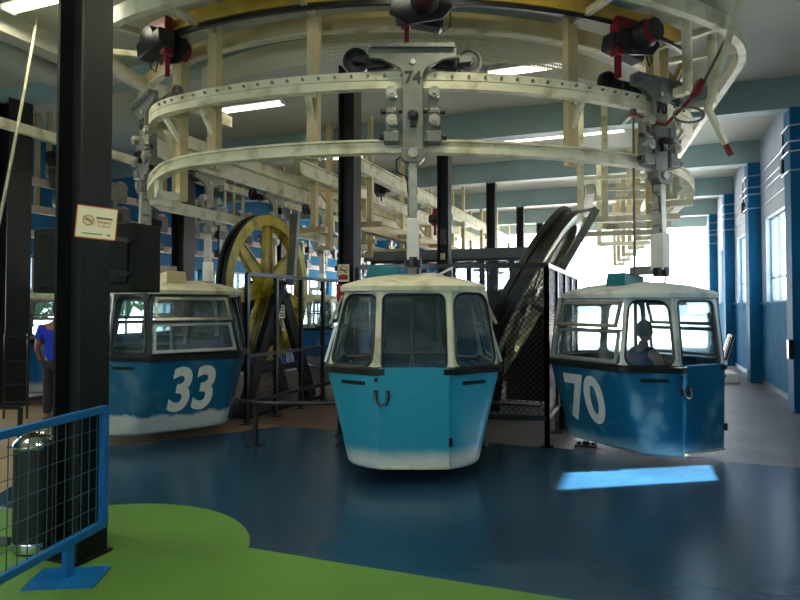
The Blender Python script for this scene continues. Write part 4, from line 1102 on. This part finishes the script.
def person(loc, rz, label, seated, m_skin, m_shirt, sleeves, m_trs):
    r = thing('person', loc, label, 'person', rz)
    V, E, Rd = [], [], []
    def add(p, rad, link=None):
        V.append(Vector(p)); Rd.append(rad)
        if link is not None: E.append((link, len(V)-1))
        return len(V)-1
    hz = .50 if seated else .86
    pel = add((0,0,hz), (.15,.11)); wst = add((0,.01,hz+.18), (.135,.095), pel); chs = add((0,.0,hz+.36), (.165,.11), wst); shd = add((0,-.005,hz+.49), (.12,.08), chs)
    nk = add((0,.0,hz+.57), .055, shd); hd = add((0,.015,hz+.65), .058, nk)
    arm = {}
    for s in (-1, 1):
        sh = add((s*.185,-.005,hz+.475), .06, shd)
        if seated: el = add((s*.24,.05,hz+.22), .043, sh); wr = add((s*.17,.27,hz+.13), .03, el); dv = Vector((-s*.1,.9,-.2))
        else: el = add((s*.255,.0,hz+.19), .044, sh); wr = add((s*.23,.16,hz+.02), .031, el); dv = Vector((0,.6,-.8))
        hand_chain(V, E, Rd, wr, dv, (s*.0+1*s, 0, 0)); arm[s] = (sh, el, wr)
    leg = {}
    for s in (-1, 1):
        hp = add((s*.09,0,hz-.05), .09, pel)
        if seated: kn = add((s*.11,.42,hz+.0), .06, hp); an = add((s*.11,.42,.09), .04, kn); to = add((s*.12,.55,.04), .036, an)
        else: kn = add((s*.105,.02,.46), .058, hp); an = add((s*.11,-.02,.09), .042, kn); to = add((s*.125,.12,.035), .036, an)
        leg[s] = (hp, kn, an, to)
    body = skin('body', V, E, Rd, m_skin, r)
    g = MB(); head(g, (0,.03,hz+.735), (0,1,0)); join_mesh(body, g)
    # hair cap with fuller back
    g = MB(); n, m = 20, 9; vs = []; fs = []
    for j in range(m+1):
        for i in range(n):
            ph = 2*PI*i/n; fr = math.cos(ph); lim = 1.05 if fr > .45 else (1.55 if fr > -.1 else 2.05)
            th = lim*j/m; vs.append((math.sin(ph)*math.sin(th)*.085, .022+fr*math.sin(th)*.104, hz+.742+math.cos(th)*.126))
    for j in range(m):
        for i in range(n): fs.append((j*n+i, j*n+(i+1) % n, (j+1)*n+(i+1) % n, (j+1)*n+i))
    g.add(vs, fs, True); g.build('hair', M['hair'], r, local=True)
    # eyes and mouth
    for s in (-1, 1): MB().lathe([(0,-.006),(.009,-.003),(.010,0),(.009,.003),(0,.006)], (s*.030,.110,hz+.745), 'Y', 10).build('eye', M['hair'], r, local=True)
    k = .018
    sv = [V[pel]+Vector((0,0,-.05)), V[wst], V[chs], V[shd]]; sr = [(.155+k*.5,.115+k), (.14+k,.10+k), (.165+k,.11+k), (.125+k*.5,.08+k)]; se = [(0,1),(1,2),(2,3)]
    for s in (-1, 1):
        a, e, w = arm[s]; sv.append(V[a]); sr.append(.06+k); se.append((3, len(sv)-1))
        if sleeves: sv.append(V[a].lerp(V[e], .62)); sr.append(.052+k); se.append((len(sv)-2, len(sv)-1))
    if not sleeves:
        sv = sv[:4]+[Vector((s*.12,-.005,hz+.495)) for s in (-1,1)]; sr = sr[:3]+[(.16,.10)]+[.085,.085]; se = [(0,1),(1,2),(2,3),(3,4),(3,5)]
    skin('shirt', sv, se, sr, m_shirt, r)
    tv = [V[pel]+Vector((0,0,.02))]; tr = [(.155,.115)]; te = []
    for s in (-1, 1):
        b = len(tv); hp, kn, an, to = leg[s]
        tv += [V[hp], V[kn], V[an]+Vector((0,0,.03))]; tr += [.10, .075, .062]; te += [(0,b),(b,b+1),(b+1,b+2)]
    skin('trousers', tv, te, tr, m_trs, r)
    for s in (-1, 1):
        hp, kn, an, to = leg[s]
        g = MB(); g.box((V[to].x, V[an].y+.07, .045), (.095,.27,.085), taper=.78); g.build('shoe', M['shoe'], r, local=True, bevel=.025)
    return r
mx_, my_ = plan(-4.86, 8.8)
person((mx_, my_, .004), PHI+.25, 'man in royal blue shirt and dark trousers standing with his back turned', False, M['skin_dark'], M['blue_shirt'], True, M['trousers'])
# passenger on the bench of cabin 70, back to the viewer's side
pz = ZB-.055+.06
a70 = PHI+math.radians(28)
ox, oy = rotz((-.34, -.40), a70); gx, gy = plan(2.80, 7.38)
person((gx+ox, gy+oy, pz), a70-PI/2, 'passenger in a navy sleeveless top seated inside cabin 70, seen from behind', True, M['skin'], M['navy'], False, M['trousers'])

# ------------------------------------------------------------------ daylight and camera
sl = bpy.data.lights.new('sun', 'SUN'); sl.energy = 95; sl.angle = math.radians(1.0); sl.color = (1, .95, .88)
so = bpy.data.objects.new('sun', sl); COL.objects.link(so); so.rotation_euler = Vector((-.99, -.62, -1)).to_track_quat('-Z', 'Y').to_euler()
w = bpy.data.worlds.new('sky'); S.world = w; w.use_nodes = True
bg = w.node_tree.nodes['Background']; bg.inputs['Color'].default_value = (.86, .94, 1.0, 1); bg.inputs['Strength'].default_value = 8
cam = bpy.data.cameras.new('camera'); cam.sensor_width = 36; cam.lens = 620/800*36; cam.shift_y = -.0128; cam.clip_end = 300
co = bpy.data.objects.new('camera', cam); COL.objects.link(co)
co.location = (0, 0, 1.65); co.rotation_euler = (math.radians(91.5), 0, PHI)
S.camera = co
S.view_settings.view_transform = 'Standard'; S.view_settings.look = 'None'; S.view_settings.gamma = 1; S.view_settings.use_curve_mapping = False
S.view_settings.exposure = -0.08
S.cycles.max_bounces = 10; S.cycles.transparent_max_bounces = 24
